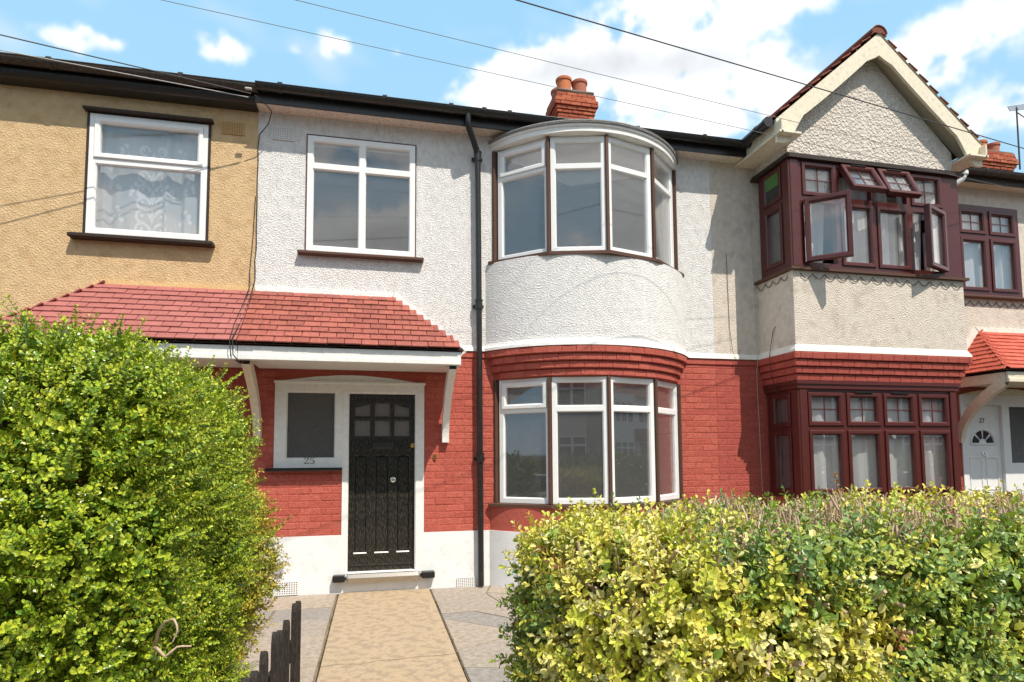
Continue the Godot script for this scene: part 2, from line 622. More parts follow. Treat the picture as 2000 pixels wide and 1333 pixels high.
	plain("wire_pale", lin(0.45, 0.44, 0.42), 0.6)
	plain("numeral_grey", lin(0.20, 0.22, 0.19), 0.5)
	plain("numeral_black", lin(0.02, 0.02, 0.02), 0.5)
	plain("box_grey", lin(0.34, 0.34, 0.345), 0.5)
	plain("vent_white", lin(0.74, 0.73, 0.71), 0.6)
	m = plain("vent_yellow", lin(0.56, 0.34, 0.14), 0.8)
	plain("hollow_dark", lin(0.02, 0.018, 0.016), 0.9)
	m = grained("room_paint", Vector3(0.24, 0.235, 0.23), 0.05, 1.0, 0.01, 0.9, 120, 0.2)
	m = grained("room_floor", Vector3(0.10, 0.075, 0.055), 0.2, 1.0, 0.02, 0.6, 121, 0.3)
	m = plain("glass", Color(1, 1, 1, 0.02), 0.0)
	m.transparency = BaseMaterial3D.TRANSPARENCY_ALPHA
	m = plain("glass_green", Color(0.35, 0.85, 0.35, 0.25), 0.0)
	m.transparency = BaseMaterial3D.TRANSPARENCY_ALPHA
	# obscure glass of the front door: solid to the eye, rippled and shiny
	m = grained("glass_rippled", Vector3(0.095, 0.096, 0.096), 0.12, 1.5, 0.02, 0.12, 122, 0.7)
	relief(m, noise_tex(123, 0.03, 2, [], 512), 1.6)
	m.uv1_scale = Vector3(3.0, 6.0, 3.0)
	m = grained("glass_hammered", Vector3(0.16, 0.152, 0.145), 0.3, 6.0, 0.03, 0.16, 124, 0.7)
	relief(m, pits, 0.5)
	m.uv1_scale = Vector3(8.0, 12.0, 8.0)
	m = plain("net", lin(0.84, 0.86, 0.88), 0.9, 0.1)
	m.backlight = lin(0.8, 0.82, 0.84)
	m.backlight_enabled = true
	m.transparency = BaseMaterial3D.TRANSPARENCY_ALPHA
	m.albedo_color.a = 0.92
	m.cull_mode = BaseMaterial3D.CULL_DISABLED
	m = plain("lace", Color.WHITE, 0.9, 0.1)
	m.albedo_texture = ImageTexture.create_from_image(lace_picture())
	m.transparency = BaseMaterial3D.TRANSPARENCY_ALPHA
	m.cull_mode = BaseMaterial3D.CULL_DISABLED
	m.uv1_triplanar = true
	m.uv1_scale = Vector3(0.9, 0.75, 0.9)
	# leaves: tinted per leaf
	for a in [["leaf_small", 0.30], ["leaf_privet", 0.38]]:
		m = plain(a[0], Color.WHITE, a[1], 0.5)
		m.vertex_color_use_as_albedo = true
		m.backlight_enabled = true
		m.backlight = Color(0.55, 0.6, 0.3)
		m.cull_mode = BaseMaterial3D.CULL_DISABLED
	m = grained("twig_bark", Vector3(0.50, 0.37, 0.25), 0.25, 6.0, 0.03, 0.9, 130, 0.2)
	m = grained("branch_bark", Vector3(0.16, 0.115, 0.080), 0.25, 6.0, 0.03, 0.9, 131, 0.2)
	m = plain("car_paint", lin(0.55, 0.57, 0.60), 0.25, 0.5, 0.3)
	plain("glass_leaf", lin(0.06, 0.17, 0.03), 0.1, 0.6)
	plain("car_glass", lin(0.02, 0.022, 0.025), 0.05, 0.6)
	plain("tyre", lin(0.02, 0.02, 0.02), 0.8)


func lace_picture() -> Image:
	# white net with a woven scroll and flower pattern, denser where it is worked
	var n := 512
	var im := Image.create(n, n, false, Image.FORMAT_RGBA8)
	for y in n:
		for x in n:
			var u := float(x) / n
			var v := 1.0 - float(y) / n
			var a := 0.52
			var m := absf(u - 0.5)
			# a central stem with curling leaves
			if absf(m - 0.012 * sin(v * 40.0)) < 0.012 and v < 0.75:
				a = 0.78
			for k in 7:
				var cy := 0.08 + 0.11 * k
				var r := 0.055 - 0.003 * k
				var d := Vector2(m - 0.075, v - cy).length()
				if absf(d - r) < 0.011 and not (m < 0.06 and v < cy):
					a = 0.78
				d = Vector2(m - 0.085, v - cy - 0.01).length()
				if d < 0.014:
					a = 0.78
			# flower sprays to either side
			for c in [Vector2(0.30, 0.20), Vector2(0.33, 0.46), Vector2(0.24, 0.72), Vector2(0.42, 0.62), Vector2(0.14, 0.40)]:
				for j in 7:
					var q := Vector2(m - c.x - 0.045 * sin(j * 2.4), v - c.y - 0.05 * cos(j * 1.7))
					if q.length() < 0.017 + 0.007 * cos(q.angle() * 5.0 + j):
						a = 0.82
			if absf(v - 0.03 - 0.015 * absf(sin(u * 60.0))) < 0.012:
				a = 0.82
			im.set_pixel(x, y, Color(0.86, 0.88, 0.90, a))
	return im


# ------------------------------------------------------------------ building blocks

func window_unit(parent: Node, t: Transform3D, w: float, h: float, lights: Array, fm: Material, glass: Material = null, bars := false, depth := 0.07) -> void:
	# t stands at the lower corner, x across, z towards the street; lights: [x0, x1, y0, y1, kind]
	var holes := []
	for q in lights:
		holes.append([q[0], q[1], q[2], q[3]])
	var b := MB.new()
	b.wall(0, w, 0, h, 0, -depth, holes)
	for q in lights:
		if q[4] == "fixed":
			b.ring(Transform3D(), q[0], q[2], q[1], q[3], [[0.0, -0.001], [0.012, -0.018], [0.012, -0.045]])
	put(parent, "frame", b, fm, t)
	for q in lights:
		if q[4] == "open":
			continue
		var i := 0.012
		if q[4] == "sash":
			i = 0.040
			var s := MB.new()
			s.ring(Transform3D(), q[0], q[2], q[1], q[3], [[-0.014, 0.001], [-0.014, 0.014], [-0.008, 0.018], [0.024, 0.018], [0.036, 0.006], [0.040, 0.004], [0.040, -0.045]])
			put(parent, "sash", s, fm, t)
		pane(parent, t, q[0] + i, q[1] - i, q[2] + i, q[3] - i, glass)
		if bars and q[4] != "plain" and q.size() > 5:
			glazing_bars(parent, t, q[0] + i, q[1] - i, q[2] + i, q[3] - i, fm)


func pane(parent: Node, t: Transform3D, x0: float, x1: float, y0: float, y1: float, glass: Material = null) -> void:
	var g := MB.new()
	g.box(x0, y0, -0.026, x1, y1, -0.022)
	g.box(x0, y0, -0.042, x1, y1, -0.038)
	put(parent, "pane", g, glass if glass else M.glass, t)


func glazing_bars(parent: Node, t: Transform3D, x0: float, x1: float, y0: float, y1: float, fm: Material) -> void:
	var b := MB.new()
	var cx := (x0 + x1) / 2
	var cy := (y0 + y1) / 2
	b.box(cx - 0.006, y0, -0.021, cx + 0.006, y1, -0.015)
	b.box(x0, cy - 0.006, -0.0205, x1, cy + 0.006, -0.0155)
	put(parent, "glazing_bar", b, fm, t)


func loose_sash(parent: Node, t: Transform3D, w: float, h: float, fm: Material, cross := false) -> void:
	# an opened casement, its own leaf: t stands at its lower hinge corner
	var s := MB.new()
	s.ring(Transform3D(), 0, 0, w, h, [[0.0, -0.05], [0.0, 0.012], [0.006, 0.018], [0.046, 0.018], [0.058, 0.006], [0.062, 0.0], [0.062, -0.05], [0.0, -0.05]])
	put(parent, "sash", s, fm, t)
	pane(parent, t, 0.055, w - 0.055, 0.055, h - 0.055)
	if cross:
		glazing_bars(parent, t, 0.062, w - 0.062, 0.062, h - 0.062, fm)


func two_by_two(w: float, h: float, ft: float, sash := "fixed", e := 0.06, bar := 0.065) -> Array:
	# two columns, two rows; ft: height of the transom's middle
	var cx := w / 2
	return [[e, cx - bar / 2, e, ft - bar / 2, sash], [cx + bar / 2, w - e, e, ft - bar / 2, sash], [e, cx - bar / 2, ft + bar / 2, h - e, sash, true], [cx + bar / 2, w - e, ft + bar / 2, h - e, sash, true]]


func lay_bricks(parent: Node, x0: float, x1: float, y0: float, y1: float, skip: Array, kinds: Array, zf: float, first := 0.63) -> void:
	# painted stretcher bond: each brick a piece of its own, joints recessed
	var k := int(floor((y0 - first) / 0.075 + 0.001))
	while first + k * 0.075 < y1 - 0.02:
		var a := maxf(first + k * 0.075 + 0.005, y0)
		var b := minf(first + (k + 1) * 0.075 - 0.005, y1)
		var x := floorf(x0 / 0.225) * 0.225 - (0.1125 if k % 2 else 0.0)
		while x < x1:
			var spans := [[maxf(x + 0.005, x0), minf(x + 0.220, x1)]]
			for q in skip:
				if b > q[2] + 0.01 and a < q[3] - 0.01:
					var cut := []
					for s in spans:
						if s[1] <= q[0] or s[0] >= q[1]:
							cut.append(s)
						else:
							if s[0] < q[0]:
								cut.append([s[0], q[0]])
							if s[1] > q[1]:
								cut.append([q[1], s[1]])
					spans = cut
			for s in spans:
				var w: float = s[1] - s[0]
				if w < 0.03 or b - a < 0.02:
					continue
				var m := bevel_mesh(Vector3(snappedf(w, 0.005), snappedf(b - a, 0.005), 0.05), 0.0045)
				var t := Transform3D(Basis(Vector3.FORWARD, rng.randf_range(-0.006, 0.006)).rotated(Vector3.UP, rng.randf_range(-0.008, 0.008)), Vector3((s[0] + s[1]) / 2, (a + b) / 2 + rng.randf_range(-0.0012, 0.0012), zf - 0.025 + rng.randf_range(-0.0015, 0.0022)))
				put(parent, "brick", m, kinds[rng.randi() % kinds.size()], t)
			x += 0.225
		k += 1


func lay_tiles(parent: Node, a: Vector3, b: Vector3, c: Vector3, d: Vector3, courses: int, kinds: Array, width := 0.165) -> void:
	# a, b: lower edge; d, c: upper edge of a roof face (seen from outside a b c d runs counter-clockwise). Plain tiles in half bond, cut at the hips.
	var n := (b - a).cross(d - a).normalized()
	var along := (b - a).normalized()
	var upslope := n.cross(along).normalized()
	var rise := (d - a).dot(upslope)
	var gauge := rise / courses
	for k in courses:
		var f := (k + 0.35) / courses
		var left := (a.lerp(d, f) - a).dot(along)
		var right := (b.lerp(c, f) - a).dot(along)
		var x := floorf(left / width) * width + (width / 2 if k % 2 else 0.0) - width
		var wave := rng.randf_range(-0.002, 0.002)
		while x < right:
			var x0 := maxf(x + 0.0006, left)
			var x1 := minf(x + width - 0.0006, right)
			if x1 - x0 > 0.025:
				var w := snappedf(x1 - x0, 0.01)
				var m := bevel_mesh(Vector3(w, gauge * 1.55, 0.015), 0.003)
				var lift := 0.021 + rng.randf_range(0.0, 0.003)
				var basis := Basis(along, upslope, n).rotated(along, -0.14 + rng.randf_range(-0.012, 0.022)).rotated(n, rng.randf_range(-0.012, 0.012))
				var o := a + along * (x0 + x1) / 2 + upslope * (k * gauge + gauge * 0.74 + wave + rng.randf_range(-0.003, 0.003)) + n * lift
				put(parent, "tile", m, kinds[rng.randi() % kinds.size()], Transform3D(basis, o))
			x += width


func porch(house: Node, x0: float, x1: float, xt0: float, xt1: float, z: float, y_eave: float, y_top: float, kinds: Array, fascia: Material, hip_west: bool, hip_east: bool) -> void:
	# a lean-to tiled canopy; hips at its free ends
	var p := part(house, "porch_roof")
	var a := Vector3(x0, y_eave, z)
	var b := Vector3(x1, y_eave, z)
	var c := Vector3(xt1, y_top, 0.01)
	var d := Vector3(xt0, y_top, 0.01)
	lay_tiles(p, a, b, c, d, 10, kinds)
	var core := MB.new()
	core.quad(a, b, c, d)
	var e := Vector3(x1, y_eave, 0.01)
	var w := Vector3(x0, y_eave, 0.01)
	core.tri(b, e, c)
	core.tri(w, a, d)
	core.quad(w, e, b, a)
	core.quad(e, w, d, c)
	put(p, "decking", core, M.sill_dark)
	if hip_west:
		lay_tiles(p, w, a, d, d, 10, kinds)
	if hip_east:
		var flank := MB.new()
		flank.tri(b + Vector3(-0.012, 0.012, 0), e + Vector3(-0.012, 0.012, 0), c + Vector3(0, 0.01, 0))
		put(p, "hip_flank", flank, kinds[0])
	var s := MB.new()
	var ow := 0.03 if hip_west else 0.0
	var oe := 0.03 if hip_east else 0.0
	s.box_at(at((x0 + ow + x1 - oe) / 2, y_eave - 0.085, z - 0.045), Vector3(x1 - x0 - ow - oe, 0.14, 0.03), 0.004)
	put(p, "fascia", s, fascia)
	s = MB.new()
	s.box_at(at((x0 + ow + x1 - oe) / 2, y_eave - 0.126, z - 0.025), Vector3(x1 - x0 - ow - oe - 0.002, 0.05, 0.012), 0.004)
	put(p, "drip_board", s, fascia)
	s = MB.new()
	for q in [[hip_west, x0 + 0.045], [hip_east, x1 - 0.045]]:
		if q[0]:
			s.box_at(at(q[1], y_eave - 0.085, z / 2 - 0.04), Vector3(0.03, 0.14, z - 0.06), 0.004)
	s.box(x0 + 0.07, y_eave - 0.13, 0.03, x1 - 0.07, y_eave - 0.115, z - 0.06)
	put(p, "soffit", s, fascia)


func bracket(house: Node, x: float, z: float, y_top: float, y_low: float, mat: Material, thick := 0.075) -> void:
	# a curved timber knee from the wall out to the porch beam
	var b := MB.new()
	var n := 14
	var prev := []
	for i in n + 1:
		var f := float(i) / n
		# a gentle S from the wall foot to the outer end
		var p := Vector3(x, lerpf(y_low, y_top, f), 0.03 + (z - 0.12) * pow(f, 2.1))
		var dir := Vector3(0, y_top - y_low, (z - 0.12) * 2.1 * pow(maxf(f, 0.02), 1.1)).normalized()
		var nrm := Vector3(0, -dir.z, dir.y)
		var hw := 0.045 + 0.02 * f
		var ring := [p - nrm * hw + Vector3(-thick / 2, 0, 0), p - nrm * hw + Vector3(thick / 2, 0, 0), p + nrm * hw + Vector3(thick / 2, 0, 0), p + nrm * hw + Vector3(-thick / 2, 0, 0)]
		if i:
			for k in 4:
				var j := (k + 1) % 4
				b.edge(prev[k], prev[j], ring[j], ring[k], (p + (prev[0] + prev[2]) / 2) / 2)
		else:
			b.face3(ring[0], ring[1], ring[2], p + Vector3.UP)
			b.face3(ring[0], ring[2], ring[3], p + Vector3.UP)
		prev = ring
	put(house, "bracket", b, mat)


func gutter(house: Node, x0: float, x1: float, y: float, z: float, mat: Material, joints: Array, y2 := 0.0) -> void:
	# a half-round gutter that runs along x from y to y2
	if y2 == 0.0:
		y2 = y
	var g := MB.new()
	var n := 14
	var r := 0.062
	for k in n:
		var u := PI + PI * k / n
		var v := PI + PI * (k + 1) / n
		var du := Vector3(0, sin(u), cos(u))
		var dv := Vector3(0, sin(v), cos(v))
		var a := Vector3(x0, y, z)
		var b := Vector3(x1, y2, z)
		g.quad_n(a + dv * r, a + du * r, b + du * r, b + dv * r, dv, du, du, dv)
		g.quad_n(a + du * (r - 0.004), a + dv * (r - 0.004), b + dv * (r - 0.004), b + du * (r - 0.004), -du, -dv, -dv, -du)
	for zz in [-r, r]:
		g.tube([Vector3(x0, y, z + zz), Vector3(x1, y2, z + zz)], 0.006, 0.006, 8)
	put(house, "gutter", g, mat)
	for x in joints:
		var j := MB.new()
		var yj: float = lerpf(y, y2, (x - x0) / (x1 - x0))
		var rr := 0.069
		for k in n:
			var u := PI + PI * k / n
			var v := PI + PI * (k + 1) / n
			var du := Vector3(0, sin(u), cos(u)) * rr
			var dv := Vector3(0, sin(v), cos(v)) * rr
			var a := Vector3(x - 0.022, yj, z)
			var b := Vector3(x + 0.022, yj, z)
			j.quad(a + dv, a + du, b + du, b + dv)
			j.tri(a, a + du, a + dv)
			j.tri(b, b + dv, b + du)
		j.box_at(at(x, yj + 0.008, z + 0.064), Vector3(0.05, 0.022, 0.014), 0.003)
		put(house, "gutter_clip", j, mat)


func air_brick(house: Node, x0: float, x1: float, y0: float, y1: float, mat: Material, nx := 9, ny := 6) -> void:
	# a louvre plate pierced by rows of square holes, a dark duct behind
	var b := MB.new()
	var holes := []
	var dx := (x1 - x0) / (nx + 0.6)
	var dy := (y1 - y0) / (ny + 0.6)
	for i in nx:
		for j in ny:
			var cx := x0 + dx * (i + 0.8)
			var cy := y0 + dy * (j + 0.8)
			holes.append([cx - dx * 0.27, cx + dx * 0.27, cy - dy * 0.27, cy + dy * 0.27])
	b.wall(x0, x1, y0, y1, 0.015, 0.006, holes)
	var p := part(house, "air_vent")
	put(p, "grille", b, mat)
	b = MB.new()
	b.box(x0 + 0.003, y0 + 0.003, 0.0025, x1 - 0.003, y1 - 0.003, 0.0045)
	put(p, "duct", b, M.hollow_dark)


func polyband(b: MB, inner: Array, outer: Array, y0: float, y1: float, slope := 0.0) -> void:
	# a strip that follows two polylines (Vector2 x, z); its outer edge may fall by slope
	for i in inner.size() - 1:
		var a := Vector3(inner[i].x, y1, inner[i].y)
		var c := Vector3(inner[i + 1].x, y1, inner[i + 1].y)
		var ao := Vector3(outer[i].x, y1 - slope, outer[i].y)
		var co := Vector3(outer[i + 1].x, y1 - slope, outer[i + 1].y)
		var dn := Vector3(0, y0 - y1, 0)
		var dno := Vector3(0, y0 - y1 + slope, 0)
		b.quad(ao, co, c, a)
		b.quad(ao + dno, co + dno, co, ao)
		b.quad(a + dn, c + dn, co + dno, ao + dno)
		b.quad(c + dn, a + dn, a, c)
	for e in [[0, 1.0], [inner.size() - 1, -1.0]]:
		var i: int = e[0]
		var q := [Vector3(inner[i].x, y0, inner[i].y), Vector3(outer[i].x, y0, outer[i].y), Vector3(outer[i].x, y1 - slope, outer[i].y), Vector3(inner[i].x, y1, inner[i].y)]
		if e[1] > 0:
			b.quad(q[0], q[1], q[2], q[3])
		else:
			b.quad(q[3], q[2], q[1], q[0])


func chimney(house: Node, x0: float, x1: float, z0: float, z1: float, y0: float, y1: float, pots: Array) -> void:
	# a brick stack with two corbelled rings near its head; every brick a piece
	var st := part(house, "chimney_stack")
	var kinds := [M.chimney_brick_0, M.chimney_brick_1, M.chimney_brick_2]
	var core := MB.new()
	core.box(x0 + 0.012, y0, z0 + 0.012, x1 - 0.012, y1 + 0.0, z1 - 0.012)
	put(st, "core", core, M.mortar)
	var course := 0.075
	var n := int((y1 - y0) / course)
	for k in n:
		var top := n - 1 - k
		var out := 0.0
		if top == 2 or top == 3:
			out = 0.075
		elif top == 4 or top == 1:
			out = 0.04
		elif top == 5:
			out = 0.02
		elif top == 0:
			out = 0.03
		var y := y0 + (k + 0.5) * course
		var ax0 := x0 - out
		var ax1 := x1 + out
		var az0 := z0 - out
		var az1 := z1 + out
		var half := 0.1125 if k % 2 else 0.0
		# street face and the two flanks
		var x := ax0 - half
		while x < ax1 - 0.01:
			var a := maxf(x + 0.005, ax0)
			var c := minf(x + 0.22, ax1)
			if c - a > 0.03:
				put(st, "brick", bevel_mesh(Vector3(snappedf(c - a, 0.005), 0.064, 0.1), 0.005), kinds[rng.randi() % 3], Transform3D(Basis(Vector3.UP, rng.randf_range(-0.01, 0.01)), Vector3((a + c) / 2, y, az1 - 0.05 + rng.randf_range(-0.003, 0.003))))
			x += 0.225
		var z := az1 - 0.105 + half
		while z > az0:
			var a := minf(z, az1 - 0.105)
			var c := maxf(z - 0.215, az0)
			if a - c > 0.03:
				var m := bevel_mesh(Vector3(0.1, 0.064, snappedf(a - c, 0.005)), 0.005)
				put(st, "brick", m, kinds[rng.randi() % 3], Transform3D(Basis(), Vector3(ax0 + 0.05 + rng.randf_range(-0.003, 0.003), y, (a + c) / 2)))
			z -= 0.225
	var cap := MB.new()
	cap.box_at(at((x0 + x1) / 2, y1 + 0.01, (z0 + z1) / 2), Vector3(x1 - x0 + 0.03, 0.06, z1 - z0 + 0.03), 0.02)
	put(st, "flaunching", cap, M.mortar)
	for q in pots:
		var b := MB.new()
		var r: float = q[2]
		var h: float = q[3]
		b.lathe(at(q[0], y1 + 0.02, q[1]), [[r * 0.95, 0.0], [r, h - 0.07], [r * 1.12, h - 0.06], [r * 1.14, h - 0.01], [r * 1.08, h], [r * 0.86, h], [r * 0.84, h - 0.2], [0.0, h - 0.2]], 24)
		put(st, "chimney_pot", b, q[4])


func solid_gap(parent: Node, called: String, mat: Material, boxes: Array) -> void:
	var b := MB.new()
	for q in boxes:
		b.box(q[0], q[1], q[2], q[3], q[4], q[5])
	put(parent, called, b, mat)


func shell(house: Node, x0: float, x1: float, roof_y: float) -> void:
	# what closes the house behind its front: party walls, back, floors, ceiling, roof slopes
	var zb := -9.0
	solid_gap(house, "party_wall", M.room_paint, [[x0 - 0.0, 0.0, -5.0, x0 + 0.1, 5.35, -0.24], [x1 - 0.1, 0.0, -5.0, x1, 5.35, -0.24]])
	solid_gap(house, "inner_wall", M.room_paint, [[x0 + 0.1, 0.0, -4.1, x1 - 0.1, 5.35, -4.0]])
	solid_gap(house, "floor", M.room_floor, [[x0 + 0.1, 0.05, -4.0, x1 - 0.1, 0.15, -0.24], [x0 + 0.1, 2.62, -4.0, x1 - 0.1, 2.85, -0.24]])
	solid_gap(house, "ceiling", M.room_paint, [[x0 + 0.1, 5.35, -4.1, x1 - 0.1, 5.45, -0.24]])
	var b := MB.new()
	var e := Vector3(0, 5.52, 0.24)
	var r := Vector3(0, roof_y, -4.6)
	var k := Vector3(0, 5.52, -9.4)
	for s in [[e, r], [r, k]]:
		b.quad(Vector3(x0, s[0].y, s[0].z), Vector3(x1, s[0].y, s[0].z), Vector3(x1, s[1].y, s[1].z), Vector3(x0, s[1].y, s[1].z))
		b.quad(Vector3(x1, s[0].y - 0.06, s[0].z), Vector3(x0, s[0].y - 0.06, s[0].z), Vector3(x0, s[1].y - 0.06, s[1].z), Vector3(x1, s[1].y - 0.06, s[1].z))
	put(house, "roof", b, M.tile_roof)
	solid_gap(house, "back_wall", M.room_paint, [[x0, 0.0, -9.1, x1, 5.5, -9.0]])


# ------------------------------------------------------------------ number 25, the white and red house

func facet(a: Vector2, b: Vector2, y: float, gap := 0.012) -> Array:
	# the transform and width of a window between two corners of a bow
	var d := (b - a).normalized()
	var s := a + d * gap
	return [at(s.x, y, s.y, -atan2(d.y, d.x)), (b - a).length() - 2 * gap]


func arc_of(half: float, sag: float) -> Array:
	# radius, depth of the centre and half angle of the bow through (+-half, 0) and (0, sag)
	var r := (half * half + sag * sag) / (2 * sag)
	return [r, sag - r, acos(clampf((r - sag) / r, -1, 1))]


func bow_band(parent: Node, called: String, cx: float, half: float, sag: float, prof: Array, mat: Material, n := 40) -> void:
	# prof: [offset from the bow's own radius, y]
	var q := arc_of(half, sag)
	var b := MB.new()
	var p := []
	for e in prof:
		p.append([maxf(q[0] + e[0], 0.0) if e[0] > -5.0 else 0.0, e[1]])
	b.lathe(at(cx, 0, q[1]), p, n, -q[2], q[2])
	put(parent, called, b, mat)


func bow_pieces(parent: Node, called: String, cx: float, half: float, sag: float, y: float, h: float, w: float, shift: float, kinds: Array) -> void:
	var q := arc_of(half, sag)
	var n := int(2.0 * q[2] * q[0] / w) + 1
	for k in n + 1:
		var a: float = -q[2] + (k - shift) * w / q[0] + w / q[0] / 2
		if absf(a) > q[2] - 0.02:
			continue
		var dir := Vector3(sin(a), 0, cos(a))
		var o: Vector3 = Vector3(cx, y, q[1]) + dir * (q[0] - 0.045 + rng.randf_range(-0.002, 0.003))
		put(parent, called, bevel_mesh(Vector3(w - 0.001, h, 0.09), 0.006), kinds[rng.randi() % kinds.size()], Transform3D(Basis(Vector3.UP, a).rotated(dir, rng.randf_range(-0.006, 0.006)), o))


func flat_outline(parent: Node, called: String, pts: Array, z0: float, z1: float, mat: Material, cap := 0.0) -> void:
	var v := []
	for p in pts:
		v.append(Vector3(p[0], p[1], 0))
	var b := MB.new()
	b.prism(v, Vector3(0, 0, z0), Vector3(0, 0, z1), cap)
	put(parent, called, b, mat)


func build_number_25() -> void:
	var h := thing("terraced_house", "white roughcast and red brick terraced house numbered 25 with a curved bow window", "house", Vector3.ZERO, "houses of this terrace")
	var red := [M.brick_red_0, M.brick_red_1, M.brick_red_2]
	# roughcast upper wall
	var b := MB.new()
	b.wall(PARTY_WEST, PARTY_EAST, 2.71, 5.33, 0, -0.24, [[-0.767, 0.443, 3.775, 5.118], [1.42, 3.70, 3.775, 5.14]])
	put(h, "upper_wall", b, M.render_white)
	# brick lower wall: the joints' ground, then the bricks
	b = MB.new()
	b.wall(PARTY_WEST, PARTY_EAST, 0.63, 2.71, -0.001, -0.24, [[-1.05, -0.343, 1.367, 2.305], [-0.343, 0.55, 0.63, 2.305], [1.42, 3.70, 0.93, 2.37]])
	put(h, "brick_wall", b, M.brick_red_1)
	lay_bricks(h, PARTY_WEST + 0.005, 1.36, 0.63, 2.62, [[-1.056, -0.343, 1.34, 2.40], [-0.343, 0.553, 0.0, 2.40]], red, 0.002)
	lay_bricks(h, 3.76, PARTY_EAST - 0.003, 0.93, 2.62, [], red, 0.002)
	b = MB.new()
	b.wall(PARTY_WEST, PARTY_EAST, 0.0, 0.63, 0.016, -0.24, [[-0.343, 0.552, 0.20, 0.63]])
	put(h, "plinth", b, M.plinth_white)
	# bellmouth of the roughcast: smooth band along its foot and over the porch tiles
	for s in [[0.97, 1.30], [3.80, PARTY_EAST]]:
		b = MB.new()
		for q in [[2.705, 2.735, 0.034, 0.028], [2.735, 2.775, 0.028, 0.002]]:
			b.quad(Vector3(s[0], q[0], q[2]), Vector3(s[1], q[0], q[2]), Vector3(s[1], q[1], q[3]), Vector3(s[0], q[1], q[3]))
		b.quad(Vector3(s[0], 2.705, -0.01), Vector3(s[1], 2.705, -0.01), Vector3(s[1], 2.705, 0.034), Vector3(s[0], 2.705, 0.034))
		put(h, "render_drip", b, M.smooth_band)
		b = MB.new()
		b.box_at(at((s[0] + s[1]) / 2, 2.663, -0.02), Vector3(s[1] - s[0], 0.07, 0.075), 0.006)
		put(h, "string_course", b, red[0])
	flat_outline(h, "render_skirt", [[PARTY_WEST + 0.004, 3.27], [0.17, 3.27], [0.22, 3.335], [PARTY_WEST + 0.004, 3.335]], -0.01, 0.03, M.smooth_band, 0.012)
	flat_outline(h, "render_skirt", [[0.17, 3.27], [0.95, 2.62], [1.05, 2.70], [0.22, 3.335]], -0.01, 0.028, M.smooth_band, 0.012)

	# first-floor window with two columns
	var w := part(h, "window")
	window_unit(w, at(-0.762, 3.78, 0.012), 1.20, 1.333, two_by_two(1.20, 1.333, 0.985, "fixed", 0.058, 0.062), M.gloss_white)
	b = MB.new()
	b.ring(at(0, 0, 0), -0.776, 3.766, 0.452, 5.127, [[0.0, -0.02], [0.0, 0.012], [0.014, 0.012], [0.014, -0.02]])
	put(w, "trim", b, M.frame_brown)
	b = MB.new()
	b.box_at(at(-0.155, 3.745, 0.03), Vector3(1.385, 0.038, 0.11), 0.008)
	put(w, "sill", b, M.frame_brown)

	# the bow, first floor
	var cx := 2.56
	var v := [Vector2(1.41, 0.03), Vector2(1.93, 0.49), Vector2(2.56, 0.66), Vector2(3.19, 0.49), Vector2(3.71, 0.03)]
	var c := Vector2(cx, -0.70)
	w = part(h, "bow_window")
	tag(w, "upper bow window of four tall facets under a curved flat roof")
	for k in 4:
		var f := facet(v[k], v[k + 1], 3.785)
		var fw: float = f[1]
		window_unit(w, f[0], fw, 1.345, [[0.05, fw - 0.05, 0.052, 0.975, "fixed"], [0.05, fw - 0.05, 1.03, 1.295, "sash" if k == 0 else "fixed"]], M.gloss_white)
	for k in 5:
		b = MB.new()
		b.box_at(at(v[k].x, 4.46, v[k].y - 0.035, asin((v[k].x - cx) / 1.36)), Vector3(0.040, 1.36, 0.12), 0.008)
		put(w, "mullion", b, M.frame_brown)
	var inner := []
	var outer := []
	for p in v:
		inner.append(c + (p - c) * (1.36 - 0.10) / 1.36)
		outer.append(c + (p - c) * (1.36 + 0.075) / 1.36)
	outer[0] = Vector2(1.29, 0.055)
	outer[4] = Vector2(3.83, 0.055)
	inner[0] = Vector2(1.33, -0.02)
	inner[4] = Vector2(3.79, -0.02)
	b = MB.new()
	polyband(b, inner, outer, 3.735, 3.785, 0.012)
	put(w, "sill", b, M.frame_brown)
	bow_band(h, "bow_apron", cx, 1.29, 0.67, [[0.03, 2.71], [0.026, 2.74], [0.004, 2.79], [0.0, 2.83], [0.0, 3.745], [-0.6, 3.745]], M.render_white)
	bow_band(h, "render_drip", cx, 1.29, 0.67, [[-0.1, 2.706], [0.036, 2.706], [0.033, 2.737], [0.006, 2.772]], M.smooth_band)
	bow_band(h, "bow_fascia", cx, 1.215, 0.71, [[-9.0, 5.135], [-0.09, 5.135], [-0.09, 5.145], [-0.012, 5.145], [0.0, 5.15], [0.0, 5.205], [0.018, 5.21], [0.018, 5.238], [-0.2, 5.24]], M.paint_white)
	bow_band(h, "bow_roof", cx, 1.25, 0.745, [[-0.1, 5.238], [0.0, 5.236], [0.006, 5.258], [-0.012, 5.276], [-0.06, 5.285], [-0.3, 5.30], [-9.0, 5.315]], M.lead_felt, 60)

	# the bow, ground floor
	var g := [Vector2(1.415, 0.02), Vector2(1.93, 0.44), Vector2(2.56, 0.60), Vector2(3.19, 0.44), Vector2(3.705, 0.02)]
	w = part(h, "bow_window")
	tag(w, "lower bow window of four facets under stepped red courses")
	for k in 4:
		var f := facet(g[k], g[k + 1], 0.945)
		var fw: float = f[1]
		window_unit(w, f[0], fw, 1.42, [[0.05, fw - 0.05, 0.052, 1.035, "fixed"], [0.05, fw - 0.05, 1.09, 1.368, "sash" if k == 0 else "fixed"]], M.gloss_white)
	for k in 5:
		b = MB.new()
		b.box_at(at(g[k].x, 1.655, g[k].y - 0.035, asin((g[k].x - cx) / 1.40)), Vector3(0.040, 1.43, 0.12), 0.008)
		put(w, "mullion", b, M.frame_brown)
	c = Vector2(cx, -0.80)
